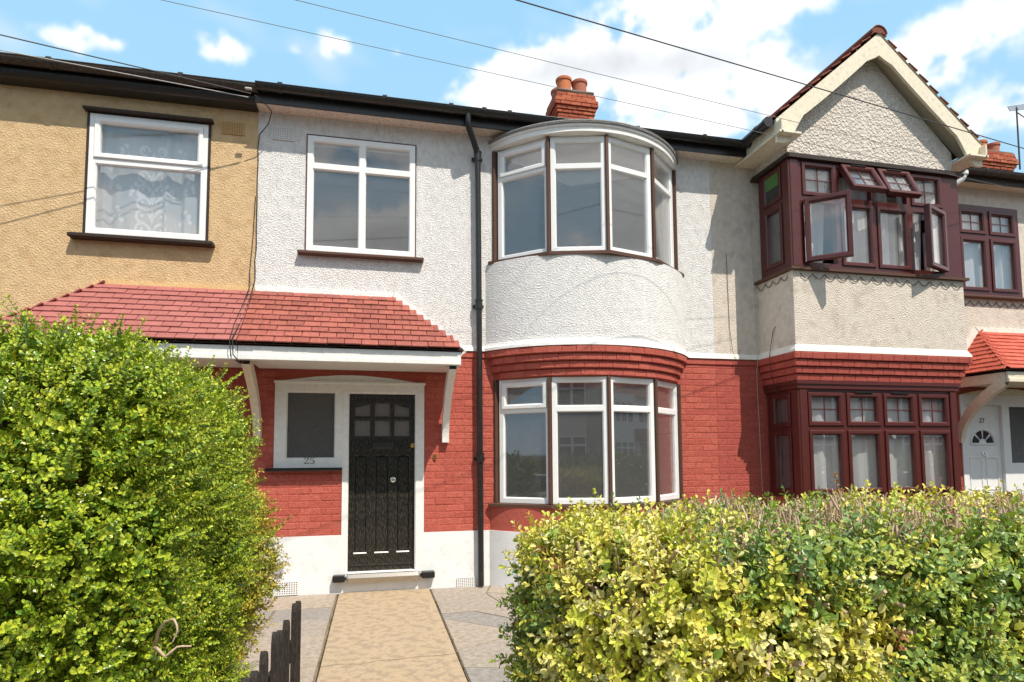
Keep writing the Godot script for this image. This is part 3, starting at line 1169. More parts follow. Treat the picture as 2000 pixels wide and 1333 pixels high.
	inner = []
	outer = []
	for p in g:
		inner.append(c + (p - c) * (1.40 - 0.10) / 1.40)
		outer.append(c + (p - c) * (1.40 + 0.07) / 1.40)
	outer[0] = Vector2(1.28, 0.055)
	outer[4] = Vector2(3.84, 0.055)
	inner[0] = Vector2(1.33, -0.02)
	inner[4] = Vector2(3.79, -0.02)
	b = MB.new()
	polyband(b, inner, outer, 0.905, 0.945, 0.01)
	put(w, "sill", b, M.frame_brown)
	bow_band(h, "bow_brick_apron", cx, 1.25, 0.60, [[0.0, 0.62], [0.0, 0.91], [-0.6, 0.91]], M.brick_red_0)
	bow_band(h, "bow_plinth", cx, 1.27, 0.62, [[0.0, 0.0], [0.0, 0.63], [-0.1, 0.632]], M.plinth_white)
	var co := part(h, "corbel")
	for k in 4:
		var y0 := 2.623 - k * 0.083
		var half := 1.315 - k * 0.042
		var sag := 0.70 - k * 0.026
		bow_band(co, "bed", cx, half - 0.014, sag - 0.014, [[-9.0 if k == 3 else -0.25, y0 - 0.003], [-0.004, y0 - 0.003], [-0.004, y0 + 0.083], [-0.2, y0 + 0.084]], M.brick_red_1)
		bow_pieces(co, "brick", cx, half, sag, y0 + 0.0385, 0.072, 0.165, 0.5 * (k % 2), red)

	# eaves
	b = MB.new()
	b.box(PARTY_WEST + 0.003, 5.331, 0.0, 1.02, 5.346, 0.204)
	put(h, "soffit", b, M.soffit_paint)
	b = MB.new()
	b.box(1.024, 5.331, 0.0, PARTY_EAST - 0.06, 5.347, 0.204)
	put(h, "soffit", b, M.soffit_paint)
	b = MB.new()
	b.box(PARTY_WEST + 0.003, 5.312, 0.204, PARTY_EAST + 0.4, 5.49, 0.226)
	put(h, "fascia", b, M.gutter_black)
	gutter(h, PARTY_WEST + 0.02, 4.92, 5.468, 0.292, M.gutter_black, [-1.02, 0.08, 0.82, 1.20, 1.50, 3.1, 4.0, 4.75], 5.458)
	# downpipe with its swan neck
	var dp := part(h, "downpipe")
	b = MB.new()
	b.tube([Vector3(1.02, 5.44, 0.292), Vector3(1.02, 5.33, 0.292), Vector3(1.03, 5.27, 0.28), Vector3(1.145, 5.10, 0.11), Vector3(1.162, 5.04, 0.09), Vector3(1.166, 4.98, 0.088)], 0.036, 0.036, 14)
	put(dp, "swan_neck", b, M.gutter_black)
	b = MB.new()
	b.tube([Vector3(1.166, 5.0, 0.088), Vector3(1.178, 2.8, 0.088), Vector3(1.19, 0.02, 0.088)], 0.034, 0.034, 14)
	put(dp, "pipe", b, M.gutter_black)
	for y in [5.02, 3.24, 1.46]:
		b = MB.new()
		var px: float = 1.19 - 0.0049 * y
		b.lathe(at(px, y, 0.088), [[0.035, -0.06], [0.043, -0.055], [0.043, 0.04], [0.048, 0.045], [0.048, 0.06], [0.036, 0.06]], 16)
		b.box_at(at(px, y - 0.01, 0.03), Vector3(0.13, 0.035, 0.05), 0.006)
		put(dp, "collar", b, M.gutter_black)
	air_brick(h, -1.147, -0.911, 5.025, 5.172, M.vent_white)
	for q in [[-1.007, -0.776, 0.02, 0.165], [0.926, 1.143, 0.0, 0.115]]:
		var p0 := h.get_child_count()
		air_brick(h, q[0], q[1], q[2], q[3], M.vent_white, 9, 6)
		(h.get_child(p0) as Node3D).position.z = 0.018

	# porch
	porch(h, PARTY_WEST + 0.002, 0.90, PARTY_WEST + 0.002, 0.18, 0.80, 2.575, 3.275, [M.tile_red_0, M.tile_red_1, M.tile_red_2], M.paint_white, false, true)
	bracket(h, 0.79, 0.80, 2.44, 1.64, M.paint_white)

	# entrance: frame, side light, door
	var e := part(h, "door_frame")
	b = MB.new()
	b.wall(-0.343, 0.552, 0.205, 2.305, 0.016, -0.12, [[-0.287, 0.462, 0.2, 2.20]])
	b.ring(Transform3D(), -0.287, 0.21, 0.462, 2.20, [[0.0, 0.015], [0.012, 0.004], [0.012, -0.06], [0.024, -0.06]])
	put(e, "jamb", b, M.paint_white)
	flat_outline(e, "arch_board", [[-1.06, 2.306], [0.556, 2.306], [0.40, 2.332], [0.16, 2.366], [-0.10, 2.387], [-0.25, 2.391], [-0.40, 2.387], [-0.66, 2.366], [-0.90, 2.332]], -0.03, 0.012, M.paint_white)
	b = MB.new()
	b.box_at(at(-0.25, 2.303, 0.024), Vector3(1.63, 0.03, 0.05), 0.006)
	put(e, "drip_mould", b, M.paint_white)
	w = part(h, "side_light")
	window_unit(w, at(-1.056, 1.368, 0.014), 0.712, 0.935, [[0.118, 0.634, 0.098, 0.833, "open"]], M.paint_white, null, false, 0.12)
	b = MB.new()
	b.ring(at(-1.056, 1.368, 0.014), 0.118, 0.098, 0.634, 0.833, [[0.0, 0.0], [0.012, -0.02], [0.012, -0.05]])
	put(w, "bead", b, M.paint_white)
	b = MB.new()
	b.box(-0.945, 1.46, -0.034, -0.415, 2.205, -0.028)
	put(w, "pane", b, M.glass_rippled)
	b = MB.new()
	b.box_at(at(-0.735, 1.350, 0.04), Vector3(0.79, 0.036, 0.13), 0.008)
	put(w, "sill", b, M.sill_black)
	write(w, "25", Vector3(-0.745, 1.383, 0.0145), 0.075, M.numeral_grey, true)
	front_door_25(h)
	b = MB.new()
	b.box_at(at(0.113, 0.172, 0.055), Vector3(0.82, 0.085, 0.13), 0.035)
	put(h, "threshold", b, M.worn_metal)
	b = MB.new()
	b.box_at(at(-0.362, 0.172, 0.05), Vector3(0.128, 0.072, 0.10), 0.009)
	put(h, "step_end", b, M.sill_black)
	b = MB.new()
	b.box_at(at(0.597, 0.172, 0.05), Vector3(0.146, 0.072, 0.10), 0.009)
	put(h, "step_end", b, M.sill_black)
	# bell push
	b = MB.new()
	b.box_at(at(0.674, 1.476, 0.012), Vector3(0.032, 0.062, 0.022), 0.005)
	put(h, "bell_push", b, M.brass)
	# meter box low on the plinth
	b = MB.new()
	b.box_at(at(-0.984, 0.31, 0.035), Vector3(0.10, 0.125, 0.045), 0.006)
	put(h, "cable_box", b, M.box_grey)
	shell(h, PARTY_WEST, PARTY_EAST, 8.15)
	chimney(h, 3.70, 4.50, -5.6, -4.8, 8.0, 9.17, [[3.90, -5.0, 0.155, 0.34, M.terracotta], [4.25, -5.0, 0.155, 0.32, M.terracotta_dull], [3.90, -5.4, 0.15, 0.32, M.terracotta_dull]])


func front_door_25(h: Node) -> void:
	var d := part(h, "front_door")
	tag(d, "worn black front door with six small panes")
	var t := at(-0.286, 0.217, -0.05)
	var cols := [[0.062, 0.248], [0.280, 0.466], [0.496, 0.682]]
	var holes := []
	for k in 3:
		holes.append([cols[k][0], cols[k][1], 1.487, 1.680])
		holes.append([cols[k][0], cols[k][1], 1.710, 1.875 if k == 1 else 1.862])
	var panels := [[0.068, 0.215], [0.295, 0.453], [0.535, 0.684]]
	for p in panels:
		holes.append([p[0], p[1], 0.195, 1.283])
	var b := MB.new()
	b.wall(0, 0.748, 0, 1.983, 0, -0.045, holes)
	for q in holes:
		b.ring(Transform3D(), q[0], q[2], q[1], q[3], [[0.0, -0.001], [0.010, -0.009], [0.010, -0.03]])
	# curved heads of the outer top panes
	for s in [[0.062, 0.248, 1.0], [0.682, 0.496, -1.0]]:
		var prev := Vector2(s[0], 1.825)
		for i in 6:
			var f := (i + 1) / 6.0
			var nx := Vector2(lerpf(s[0], s[1], f), 1.825 + 0.037 * smoothstep(0.2, 1.0, f))
			var q := [Vector3(prev.x, prev.y, -0.004), Vector3(nx.x, nx.y, -0.004), Vector3(nx.x, 1.866, -0.004), Vector3(prev.x, 1.866, -0.004)]
			b.edge(q[0], q[1], q[2], q[3], Vector3(q[0].x, q[0].y, -1))
			b.edge(q[0], q[1], q[1] + Vector3(0, 0, -0.025), q[0] + Vector3(0, 0, -0.025), Vector3(q[0].x, q[0].y + 1.0, 0))
			prev = nx
	put(d, "leaf", b, M.door_black, t)
	for p in panels:
		b = MB.new()
		b.box_at(at((p[0] + p[1]) / 2, 0.739, -0.024), Vector3(p[1] - p[0] - 0.03, 1.058, 0.014), 0.006)
		b.box(p[0], 0.195, -0.0445, p[1], 1.283, -0.032)
		put(d, "panel", b, M.door_black, t)
		b = MB.new()
		b.box_at(at((p[0] + p[1]) / 2, 1.245, -0.004), Vector3(0.055, 0.014, 0.02), 0.004)
		put(d, "dentil", b, M.door_black, t)
		b = MB.new()
		b.box_at(Transform3D(Basis(Vector3.RIGHT, 0.6), Vector3((p[0] + p[1]) / 2, 0.201, -0.004)), Vector3(p[1] - p[0] - 0.004, 0.008, 0.02), 0.002)
		put(d, "bead", b, M.paint_white, t)
	for k in 6:
		var q: Array = holes[k]
		b = MB.new()
		b.box(q[0] + 0.008, q[2] + 0.008, -0.026, q[1] - 0.008, q[3] - 0.008, -0.022)
		put(d, "pane", b, M.glass_hammered, t)
	b = MB.new()
	b.box_at(at(0.383, 1.39, 0.008), Vector3(0.225, 0.08, 0.016), 0.005)
	b.box_at(at(0.383, 1.388, 0.018), Vector3(0.17, 0.045, 0.012), 0.004)
	b.tube([Vector3(0.295, 1.418, 0.012), Vector3(0.31, 1.416, 0.03), Vector3(0.456, 1.416, 0.03), Vector3(0.471, 1.418, 0.012)], 0.006, 0.006, 8)
	put(d, "letter_plate", b, M.iron_black, t)
	b = MB.new()
	b.lathe(Transform3D(Basis(Vector3.RIGHT, PI / 2), Vector3(0.715, 1.392, 0)), [[0.026, 0.0], [0.026, 0.006], [0.019, 0.012], [0.008, 0.013], [0.0, 0.013]], 18)
	put(d, "lock", b, M.brass, t)
	b = MB.new()
	b.lathe(Transform3D(Basis(Vector3.RIGHT, PI / 2), Vector3(0.496, 1.005, 0)), [[0.030, 0.0], [0.030, 0.005], [0.022, 0.010], [0.017, 0.008], [0.012, 0.016], [0.0, 0.017]], 18)
	put(d, "spyhole", b, M.nickel, t)
	b = MB.new()
	b.box_at(at(0.374, 0.075, 0.008), Vector3(0.70, 0.018, 0.018), 0.006)
	put(d, "weather_bar", b, M.door_black, t)


func write(parent: Node, text: String, where: Vector3, size: float, mat: Material, serif := false) -> void:
	var f := SystemFont.new()
	f.font_names = PackedStringArray(["Droid Serif" if serif else "Droid Sans"])
	f.font_weight = 700
	var m := TextMesh.new()
	m.text = text
	m.font = f
	m.font_size = 64
	m.pixel_size = size / 46.0
	m.depth = 0.003
	m.horizontal_alignment = HORIZONTAL_ALIGNMENT_LEFT
	m.vertical_alignment = VERTICAL_ALIGNMENT_BOTTOM
	var o := put(parent, "numeral", m, mat, Transform3D(Basis(), where))
	o.name = "house_number"


# ------------------------------------------------------------------ the yellow neighbour

func build_yellow_house() -> void:
	var h := thing("terraced_house", "ochre yellow roughcast terraced house with lace behind its upstairs window", "house", Vector3.ZERO, "houses of this terrace")
	var x0 := PARTY_WEST - 5.55
	var b := MB.new()
	b.wall(x0, PARTY_WEST, 2.6, 5.34, 0.004, -0.24, [[-2.945, -1.785, 3.80, 5.115]])
	put(h, "upper_wall", b, M.render_yellow)
	b = MB.new()
	b.wall(x0, PARTY_WEST, 0.0, 2.6, 0.0, -0.24, [])
	put(h, "lower_wall", b, M.brick_red_1)
	flat_outline(h, "render_skirt", [[-2.75, 3.27], [PARTY_WEST - 0.002, 3.27], [PARTY_WEST - 0.002, 3.325], [-2.80, 3.325]], -0.01, 0.03, M.smooth_band_yellow, 0.012)
	flat_outline(h, "render_skirt", [[-3.60, 2.70], [-3.50, 2.62], [-2.75, 3.27], [-2.80, 3.325]], -0.01, 0.028, M.smooth_band_yellow, 0.012)
	var w := part(h, "window")
	window_unit(w, at(-2.94, 3.806, 0.018), 1.15, 1.305, [[0.065, 1.085, 0.065, 0.765, "fixed"], [0.065, 1.085, 0.835, 1.242, "sash"]], M.gloss_white)
	b = MB.new()
	b.ring(at(0, 0, 0), -2.965, 3.79, -1.768, 5.13, [[0.0, -0.02], [0.0, 0.02], [0.026, 0.02], [0.026, -0.02]])
	put(w, "trim", b, M.sill_dark)
	b = MB.new()
	b.box_at(at(-2.367, 5.135, 0.04), Vector3(1.25, 0.028, 0.08), 0.005)
	put(w, "drip_board", b, M.sill_dark)
	b = MB.new()
	b.box_at(at(-2.383, 3.765, 0.05), Vector3(1.37, 0.045, 0.13), 0.010)
	put(w, "sill", b, M.sill_dark)
	air_brick(h, -1.668, -1.437, 5.03, 5.168, M.vent_yellow)
	(h.get_child(h.get_child_count() - 1) as Node3D).position.z = 0.005
	# boxed black eaves with the old gutter above
	var n := 10
	b = MB.new()
	var prof := [[0.0, 5.315], [0.10, 5.315]]
	for k in n + 1:
		var a := -PI / 2 + (PI * 0.62) * k / n
		prof.append([0.13 + 0.07 * cos(a), 5.385 + 0.07 * sin(a)])
	prof.append([0.16, 5.46])
	for k in prof.size() - 1:
		b.quad(Vector3(x0, prof[k][1], prof[k][0]), Vector3(PARTY_WEST, prof[k][1], prof[k][0]), Vector3(PARTY_WEST, prof[k + 1][1], prof[k + 1][0]), Vector3(x0, prof[k + 1][1], prof[k + 1][0]))
	for k in range(1, prof.size() - 1):
		b.tri(Vector3(PARTY_WEST, prof[0][1], prof[0][0]), Vector3(PARTY_WEST, prof[k + 1][1], prof[k + 1][0]), Vector3(PARTY_WEST, prof[k][1], prof[k][0]))
	put(h, "boxed_eave", b, M.gutter_black)
	gutter(h, x0, PARTY_WEST + 0.02, 5.462, 0.262, M.gutter_old, [-4.8, -3.2, -2.0])
	porch(h, -3.48, PARTY_WEST - 0.002, -2.76, PARTY_WEST - 0.002, 0.80, 2.575, 3.27, [M.tile_pink_0, M.tile_pink_1, M.tile_pink_2], M.paint_white, true, false)
	bracket(h, -1.22, 0.80, 2.44, 1.64, M.paint_cream)
	shell(h, x0, PARTY_WEST, 8.15)


# ------------------------------------------------------------------ the cream neighbour, number 27

func build_cream_house() -> void:
	var h := thing("terraced_house", "cream roughcast terraced house numbered 27 with maroon bay windows under a gable", "house", Vector3.ZERO, "houses of this terrace")
	var x1 := PARTY_EAST + 5.55
	var red := [M.brick_cream_house_0, M.brick_cream_house_1, M.brick_cream_house_2]
	var b := MB.new()
	b.wall(PARTY_EAST, x1, 2.71, 5.36, 0.003, -0.24, [[5.02, 7.34, 3.74, 5.10], [8.165, 9.335, 3.745, 5.10]])
	put(h, "upper_wall", b, M.render_cream)
	b = MB.new()
	b.wall(PARTY_EAST, x1, 0.63, 2.71, -0.001, -0.24, [[5.06, 7.22, 0.95, 2.27], [8.07, 9.70, 0.63, 2.31]])
	put(h, "brick_wall", b, M.brick_cream_house_1)
	lay_bricks(h, PARTY_EAST + 0.003, 4.95, 0.93, 2.62, [], red, 0.001)
	lay_bricks(h, 7.33, x1, 0.93, 2.62, [[8.066, 9.704, 0.0, 2.40]], red, 0.001)
	b = MB.new()
	b.wall(PARTY_EAST, x1, 0.0, 0.63, 0.012, -0.24, [[8.07, 9.70, 0.15, 0.63]])
	put(h, "plinth", b, M.plinth_white)
	b = MB.new()
	for q in [[2.705, 2.735, 0.034, 0.028], [2.735, 2.775, 0.028, 0.004]]:
		b.quad(Vector3(PARTY_EAST, q[0], q[2]), Vector3(4.90, q[0], q[2]), Vector3(4.90, q[1], q[3]), Vector3(PARTY_EAST, q[1], q[3]))
	b.quad(Vector3(PARTY_EAST, 2.705, -0.01), Vector3(4.90, 2.705, -0.01), Vector3(4.90, 2.705, 0.034), Vector3(PARTY_EAST, 2.705, 0.034))
	put(h, "render_drip", b, M.smooth_band_cream)
	b = MB.new()
	b.box_at(at((PARTY_EAST + 4.95) / 2, 2.663, -0.02), Vector3(4.95 - PARTY_EAST, 0.07, 0.075), 0.006)
	put(h, "string_course", b, red[0])

	# square bay, first floor: apron, posts, head
	var bx0 := 4.91
	var bx1 := 7.44
	var bz := 0.70
	b = MB.new()
	b.quad(Vector3(bx0, 2.79, bz), Vector3(bx1, 2.79, bz), Vector3(bx1, 3.70, bz), Vector3(bx0, 3.70, bz))
	b.quad(Vector3(bx0, 2.79, 0), Vector3(bx0, 2.79, bz), Vector3(bx0, 3.70, bz), Vector3(bx0, 3.70, 0))
	b.quad(Vector3(bx1, 2.79, bz), Vector3(bx1, 2.79, 0), Vector3(bx1, 3.70, 0), Vector3(bx1, 3.70, bz))
	b.quad(Vector3(bx0, 3.70, bz), Vector3(bx1, 3.70, bz), Vector3(bx1, 3.70, 0), Vector3(bx0, 3.70, 0))
	put(h, "bay_apron", b, M.render_cream)
	b = MB.new()
	var lv := [[0.038, 2.706], [0.032, 2.735], [0.010, 2.775], [0.0, 2.795]]
	for k in 3:
		var o0: float = lv[k][0]
		var o1: float = lv[k + 1][0]
		var ya: float = lv[k][1]
		var yb: float = lv[k + 1][1]
		b.quad(Vector3(bx0 - o0, ya, bz + o0), Vector3(bx1 + o0, ya, bz + o0), Vector3(bx1 + o1, yb, bz + o1), Vector3(bx0 - o1, yb, bz + o1))
		b.quad(Vector3(bx0 - o0, ya, 0), Vector3(bx0 - o0, ya, bz + o0), Vector3(bx0 - o1, yb, bz + o1), Vector3(bx0 - o1, yb, 0))
		b.quad(Vector3(bx1 + o0, ya, bz + o0), Vector3(bx1 + o0, ya, 0), Vector3(bx1 + o1, yb, 0), Vector3(bx1 + o1, yb, bz + o1))
	b.quad(Vector3(bx0 - 0.038, 2.706, 0), Vector3(bx1 + 0.038, 2.706, 0), Vector3(bx1 + 0.038, 2.706, bz + 0.038), Vector3(bx0 - 0.038, 2.706, bz + 0.038))
	put(h, "render_drip", b, M.smooth_band_cream)
	var w := part(h, "bay_window")
	tag(w, "upper maroon bay window with four lights standing open")
	var mp: Material = M.maroon_plastic
	var cols := [[5.10, 5.555], [5.635, 6.09], [6.17, 6.625], [6.705, 7.16]]
	var lights := []
	for k in 4:
		var a: float = cols[k][0] - bx0
		var c: float = cols[k][1] - bx0
		lights.append([a, c, 0.065, 0.83, "open" if k == 0 or k == 3 else "sash"])
		lights.append([a, c, 0.915, 1.305, "open" if k == 1 or k == 2 else "sash", true])
	window_unit(w, at(bx0, 3.745, bz), bx1 - bx0, 1.345, lights, mp, null, true)
	# side towards number 25
	window_unit(w, at(bx0, 3.745, 0.10, -PI / 2), 0.528, 1.345, [[0.12, 0.44, 0.10, 0.83, "sash"]], mp)
	# its upper light holds green glass, so the pane is set by itself
	var side := at(bx0 - 0.001, 3.745, 0.10, -PI / 2)
	b = MB.new()
	b.box(0.16, 0.955, 0.003, 0.40, 1.265, 0.006)
	put(w, "pane", b, M.car_glass, side)
	b = MB.new()
	b.box(0.16, 1.10, 0.0062, 0.40, 1.265, 0.008)
	var green := put(w, "pane", b, M.glass_leaf, side)
	tag(green, "green stained pane")
	b = MB.new()
	b.ring(Transform3D(), 0.12, 0.915, 0.44, 1.305, [[-0.014, 0.001], [-0.014, 0.014], [-0.008, 0.018], [0.024, 0.018], [0.036, 0.008], [0.040, 0.002]])
	put(w, "sash", b, mp, side)
	window_unit(w, at(bx1, 3.745, 0.628, PI / 2), 0.62, 1.345, [[0.12, 0.48, 0.10, 0.83, "sash"], [0.12, 0.48, 0.915, 1.305, "sash"]], mp)
	# opened lights
	var f := deg_to_rad(40)
	loose_sash(w, at(5.085, 3.80, bz + 0.03, -f), 0.50, 0.79, mp)
	f = deg_to_rad(22)
	loose_sash(w, at(7.175 - 0.49 * cos(f), 3.80, bz + 0.03 + 0.49 * sin(f), f), 0.49, 0.79, mp)
	for k in [1, 2]:
		var tip := Basis(Vector3.RIGHT, -0.50 if k == 1 else -0.44)
		var top := Vector3(cols[k][0] - 0.014, 5.065, bz + 0.03)
		loose_sash(w, Transform3D(tip, top - tip.y * 0.42), 0.483, 0.42, mp, true)
		b = MB.new()
		b.box_at(Transform3D(tip, top - tip.y * 0.022 + tip.z * 0.026 + Vector3(0.24, 0, 0)), Vector3(0.22, 0.016, 0.016), 0.004)
		put(w, "trickle_vent", b, M.sill_black)
	b = MB.new()
	polyband(b, [Vector2(bx0 - 0.0, -0.01), Vector2(bx0, bz - 0.02), Vector2(bx1, bz - 0.02), Vector2(bx1, -0.01)], [Vector2(bx0 - 0.05, -0.01), Vector2(bx0 - 0.05, bz + 0.05), Vector2(bx1 + 0.05, bz + 0.05), Vector2(bx1 + 0.05, -0.01)], 3.702, 3.744, 0.008)
	put(w, "sill", b, M.frame_brown)
	b = MB.new()
	for q in [[5.09, 5.125, 0.055], [5.125, 5.16, 0.025]]:
		b.box(bx0 - q[2], q[0], 0.004, bx1 + q[2], q[1], bz + q[2])
	put(w, "head", b, M.sill_dark)
	# corner boards of the first-floor bay
	b = MB.new()
	b.box_at(at(bx0 + 0.06, 4.417, bz + 0.006), Vector3(0.115, 1.34, 0.03), 0.006)
	b.box_at(at(bx0 - 0.004, 4.417, bz - 0.05), Vector3(0.03, 1.34, 0.12), 0.006)
	put(w, "corner_post", b, mp)

	# gable over the bay
	var gx := 6.18
	var gz := 0.66
	flat_outline(h, "gable_wall", [[bx0 + 0.02, 5.16], [bx1 - 0.02, 5.16], [bx1 - 0.02, 5.44], [gx, 6.62], [bx0 + 0.02, 5.44]], -0.2, gz, M.gable_cast)
	gable_roof(h, gx)

	# square bay, ground floor
	var cx0 := 4.985
	var cx1 := 7.30
	var cz := 0.62
	w = part(h, "bay_window")
	tag(w, "lower maroon bay window with four columns of lights")
	lights = []
	for q in [[5.12, 5.585], [5.665, 6.125], [6.205, 6.65], [6.73, 7.165]]:
		lights.append([q[0] - cx0, q[1] - cx0, 0.07, 0.80, "sash"])
		lights.append([q[0] - cx0, q[1] - cx0, 0.885, 1.26, "sash", true])
	window_unit(w, at(cx0, 0.95, cz), cx1 - cx0, 1.32, lights, mp, null, true)
	window_unit(w, at(cx0, 0.95, 0.02, -PI / 2), 0.528, 1.32, [[0.12, 0.44, 0.07, 0.80, "sash"], [0.12, 0.44, 0.885, 1.26, "sash"]], mp)
	window_unit(w, at(cx1, 0.95, 0.548, PI / 2), 0.54, 1.32, [[0.12, 0.48, 0.07, 0.80, "sash"], [0.12, 0.48, 0.885, 1.26, "sash"]], mp)
	b = MB.new()
	b.box_at(at(cx0 + 0.055, 1.61, cz + 0.006), Vector3(0.105, 1.31, 0.03), 0.006)
	b.box_at(at(cx0 - 0.004, 1.61, cz - 0.05), Vector3(0.03, 1.31, 0.12), 0.006)
	b.box_at(at(cx1 - 0.05, 1.61, cz + 0.006), Vector3(0.10, 1.31, 0.03), 0.006)
	put(w, "corner_post", b, mp)
	for k in [1, 2]:
		b = MB.new()
		b.box_at(at([0, 5.895, 6.43][k], 2.232, cz + 0.026), Vector3(0.26, 0.018, 0.016), 0.004)
		put(w, "trickle_vent", b, M.sill_black)
	b = MB.new()
	b.box(cx0 - 0.03, 2.27, 0.0, cx1 + 0.03, 2.325, cz + 0.03)
	b.box(cx0 - 0.045, 2.325, 0.0, cx1 + 0.045, 2.368, cz + 0.045)
	put(w, "head", b, mp)
	solid_gap(h, "bay_brick_apron", M.brick_cream_house_0, [[cx0 + 0.02, 0.0, 0.0, cx1 - 0.02, 0.95, cz - 0.02]])
	var co := part(h, "corbel")
	for k in 4:
		var y := 2.37 + k * 0.084
		var o := 0.035 + k * 0.03
		b = MB.new()
		b.box(cx0 - o + 0.012, y, 0.0, cx1 + o - 0.012 + 0.05, y + 0.083, cz + o - 0.012)
		put(co, "bed", b, M.brick_cream_house_1)
		var x := cx0 - o - 0.0825 * (k % 2)
		while x < cx1 + o + 0.05:
			var a := maxf(x, cx0 - o)
			var c := minf(x + 0.164, cx1 + o + 0.05)
			if c - a > 0.03:
				put(co, "tile", bevel_mesh(Vector3(snappedf(c - a, 0.005), 0.076, 0.05), 0.006), red[rng.randi() % 3], Transform3D(Basis(Vector3.FORWARD, rng.randf_range(-0.012, 0.012)).rotated(Vector3.RIGHT, 0.10 + rng.randf_range(-0.02, 0.02)), Vector3((a + c) / 2, y + 0.038 + rng.randf_range(-0.002, 0.002), cz + o - 0.026)))
			x += 0.165
		var z := cz + o - 0.052
		while z > 0.02:
			var c := maxf(z - 0.164, 0.0)
			if z - c > 0.03:
				put(co, "tile", bevel_mesh(Vector3(0.05, 0.076, snappedf(z - c, 0.005)), 0.006), red[rng.randi() % 3], Transform3D(Basis(Vector3.BACK, 0.10 + rng.randf_range(-0.02, 0.02)), Vector3(cx0 - o + 0.026, y + 0.038, (z + c) / 2)))
			z -= 0.165

	# small window beside the bay
	w = part(h, "window")
	window_unit(w, at(8.17, 3.75, 0.012), 1.16, 1.345, two_by_two(1.16, 1.345, 0.885, "sash", 0.085, 0.09), mp, null, true)
	b = MB.new()
	b.box_at(at(8.75, 3.725, 0.03), Vector3(1.26, 0.038, 0.11), 0.008)
	put(w, "sill", b, M.frame_brown)

	# eaves
	b = MB.new()
	b.box(PARTY_EAST - 0.058, 5.331, 0.0, 4.93, 5.348, 0.204)
	put(h, "soffit", b, M.paint_cream)
	b = MB.new()
	b.box(bx1, 5.361, 0.0, x1, 5.378, 0.204)
	put(h, "soffit", b, M.paint_cream)
	b = MB.new()
	b.box(bx1 + 0.1, 5.33, 0.204, x1, 5.47, 0.224)
	put(h, "fascia", b, M.gutter_old)
	gutter(h, bx1 + 0.14, x1, 5.468, 0.29, M.gutter_old, [8.4, 9.4])
	b = MB.new()
	b.tube([Vector3(8.06, 5.46, 0.29), Vector3(8.06, 5.38, 0.29), Vector3(8.03, 5.32, 0.28), Vector3(7.85, 5.17, 0.11), Vector3(7.74, 5.12, 0.08), Vector3(7.70, 5.0, 0.075), Vector3(7.70, 2.9, 0.075)], 0.038, 0.038, 12)
	b.lathe(at(8.06, 5.40, 0.29), [[0.04, -0.03], [0.05, -0.02], [0.05, 0.03], [0.04, 0.03]], 14)
	put(h, "downpipe", b, M.gloss_white)

	# porch and entrance
	porch(h, 7.96, x1, 8.49, x1, 0.80, 2.545, 3.20, [M.tile_porch_east_0, M.tile_porch_east_1, M.tile_porch_east_2], M.paint_cream, true, false)
	bracket(h, 8.02, 0.80, 2.41, 1.62, M.paint_cream, 0.07)
	flat_outline(h, "render_skirt", [[8.47, 3.20], [x1, 3.20], [x1, 3.28], [8.40, 3.28]], -0.01, 0.03, M.smooth_band_cream, 0.012)
	flat_outline(h, "render_skirt", [[8.00, 2.76], [8.10, 2.72], [8.47, 3.20], [8.40, 3.28]], -0.01, 0.028, M.smooth_band_cream, 0.012)
	var e := part(h, "door_frame")
	b = MB.new()
	b.wall(8.07, 9.70, 0.15, 2.30, 0.016, -0.10, [[8.16, 8.80, 0.15, 2.16], [8.93, 9.61, 1.33, 2.14]])
	put(e, "jamb", b, M.gloss_white)
	flat_outline(e, "arch_board", [[8.06, 2.301], [9.71, 2.301], [9.5, 2.345], [9.1, 2.395], [8.85, 2.40], [8.6, 2.39], [8.3, 2.35]], -0.03, 0.012, M.paint_cream)
	b = MB.new()
	b.box(8.93, 1.33, -0.05, 9.61, 2.14, -0.044)
	put(e, "pane", b, M.glass_rippled)
	var d := part(h, "front_door")
	tag(d, "white panelled front door with a half-round fanlight")
	b = MB.new()
	b.wall(8.162, 8.798, 0.152, 2.158, -0.03, -0.07, [])
	put(d, "leaf", b, M.gloss_white)
	for q in [[8.22, 8.45, 0.95, 1.42], [8.51, 8.74, 0.95, 1.42], [8.22, 8.45, 0.25, 0.88], [8.51, 8.74, 0.25, 0.88]]:
		b = MB.new()
		b.ring(at(0, 0, -0.03), q[0], q[2], q[1], q[3], [[0.0, 0.0], [0.006, 0.010], [0.018, 0.010], [0.026, 0.001]])
		put(d, "panel", b, M.gloss_white)
	# fanlight: four segments in a raised rim
	b = MB.new()
	var rim := []
	for i in 17:
		var a := PI * i / 16.0
		rim.append(Vector3(8.48 + 0.215 * cos(a), 1.60 + 0.215 * sin(a), -0.026))
	rim.append(rim[0])
	b.tube(rim, 0.014, 0.014, 8, false)
	put(d, "fanlight_rim", b, M.gloss_white)
	for k in 4:
		b = MB.new()
		var a0 := PI * k / 4.0 + 0.09
		var a1 := PI * (k + 1) / 4.0 - 0.09
		for i in 4:
			var u := lerpf(a0, a1, i / 4.0)
			var v := lerpf(a0, a1, (i + 1) / 4.0)
			b.quad(Vector3(8.48 + 0.07 * cos(u), 1.60 + 0.07 * sin(u) + 0.012, -0.026), Vector3(8.48 + 0.19 * cos(u), 1.60 + 0.19 * sin(u) + 0.006, -0.026), Vector3(8.48 + 0.19 * cos(v), 1.60 + 0.19 * sin(v) + 0.006, -0.026), Vector3(8.48 + 0.07 * cos(v), 1.60 + 0.07 * sin(v) + 0.012, -0.026))
		put(d, "pane", b, M.car_glass)
	b = MB.new()
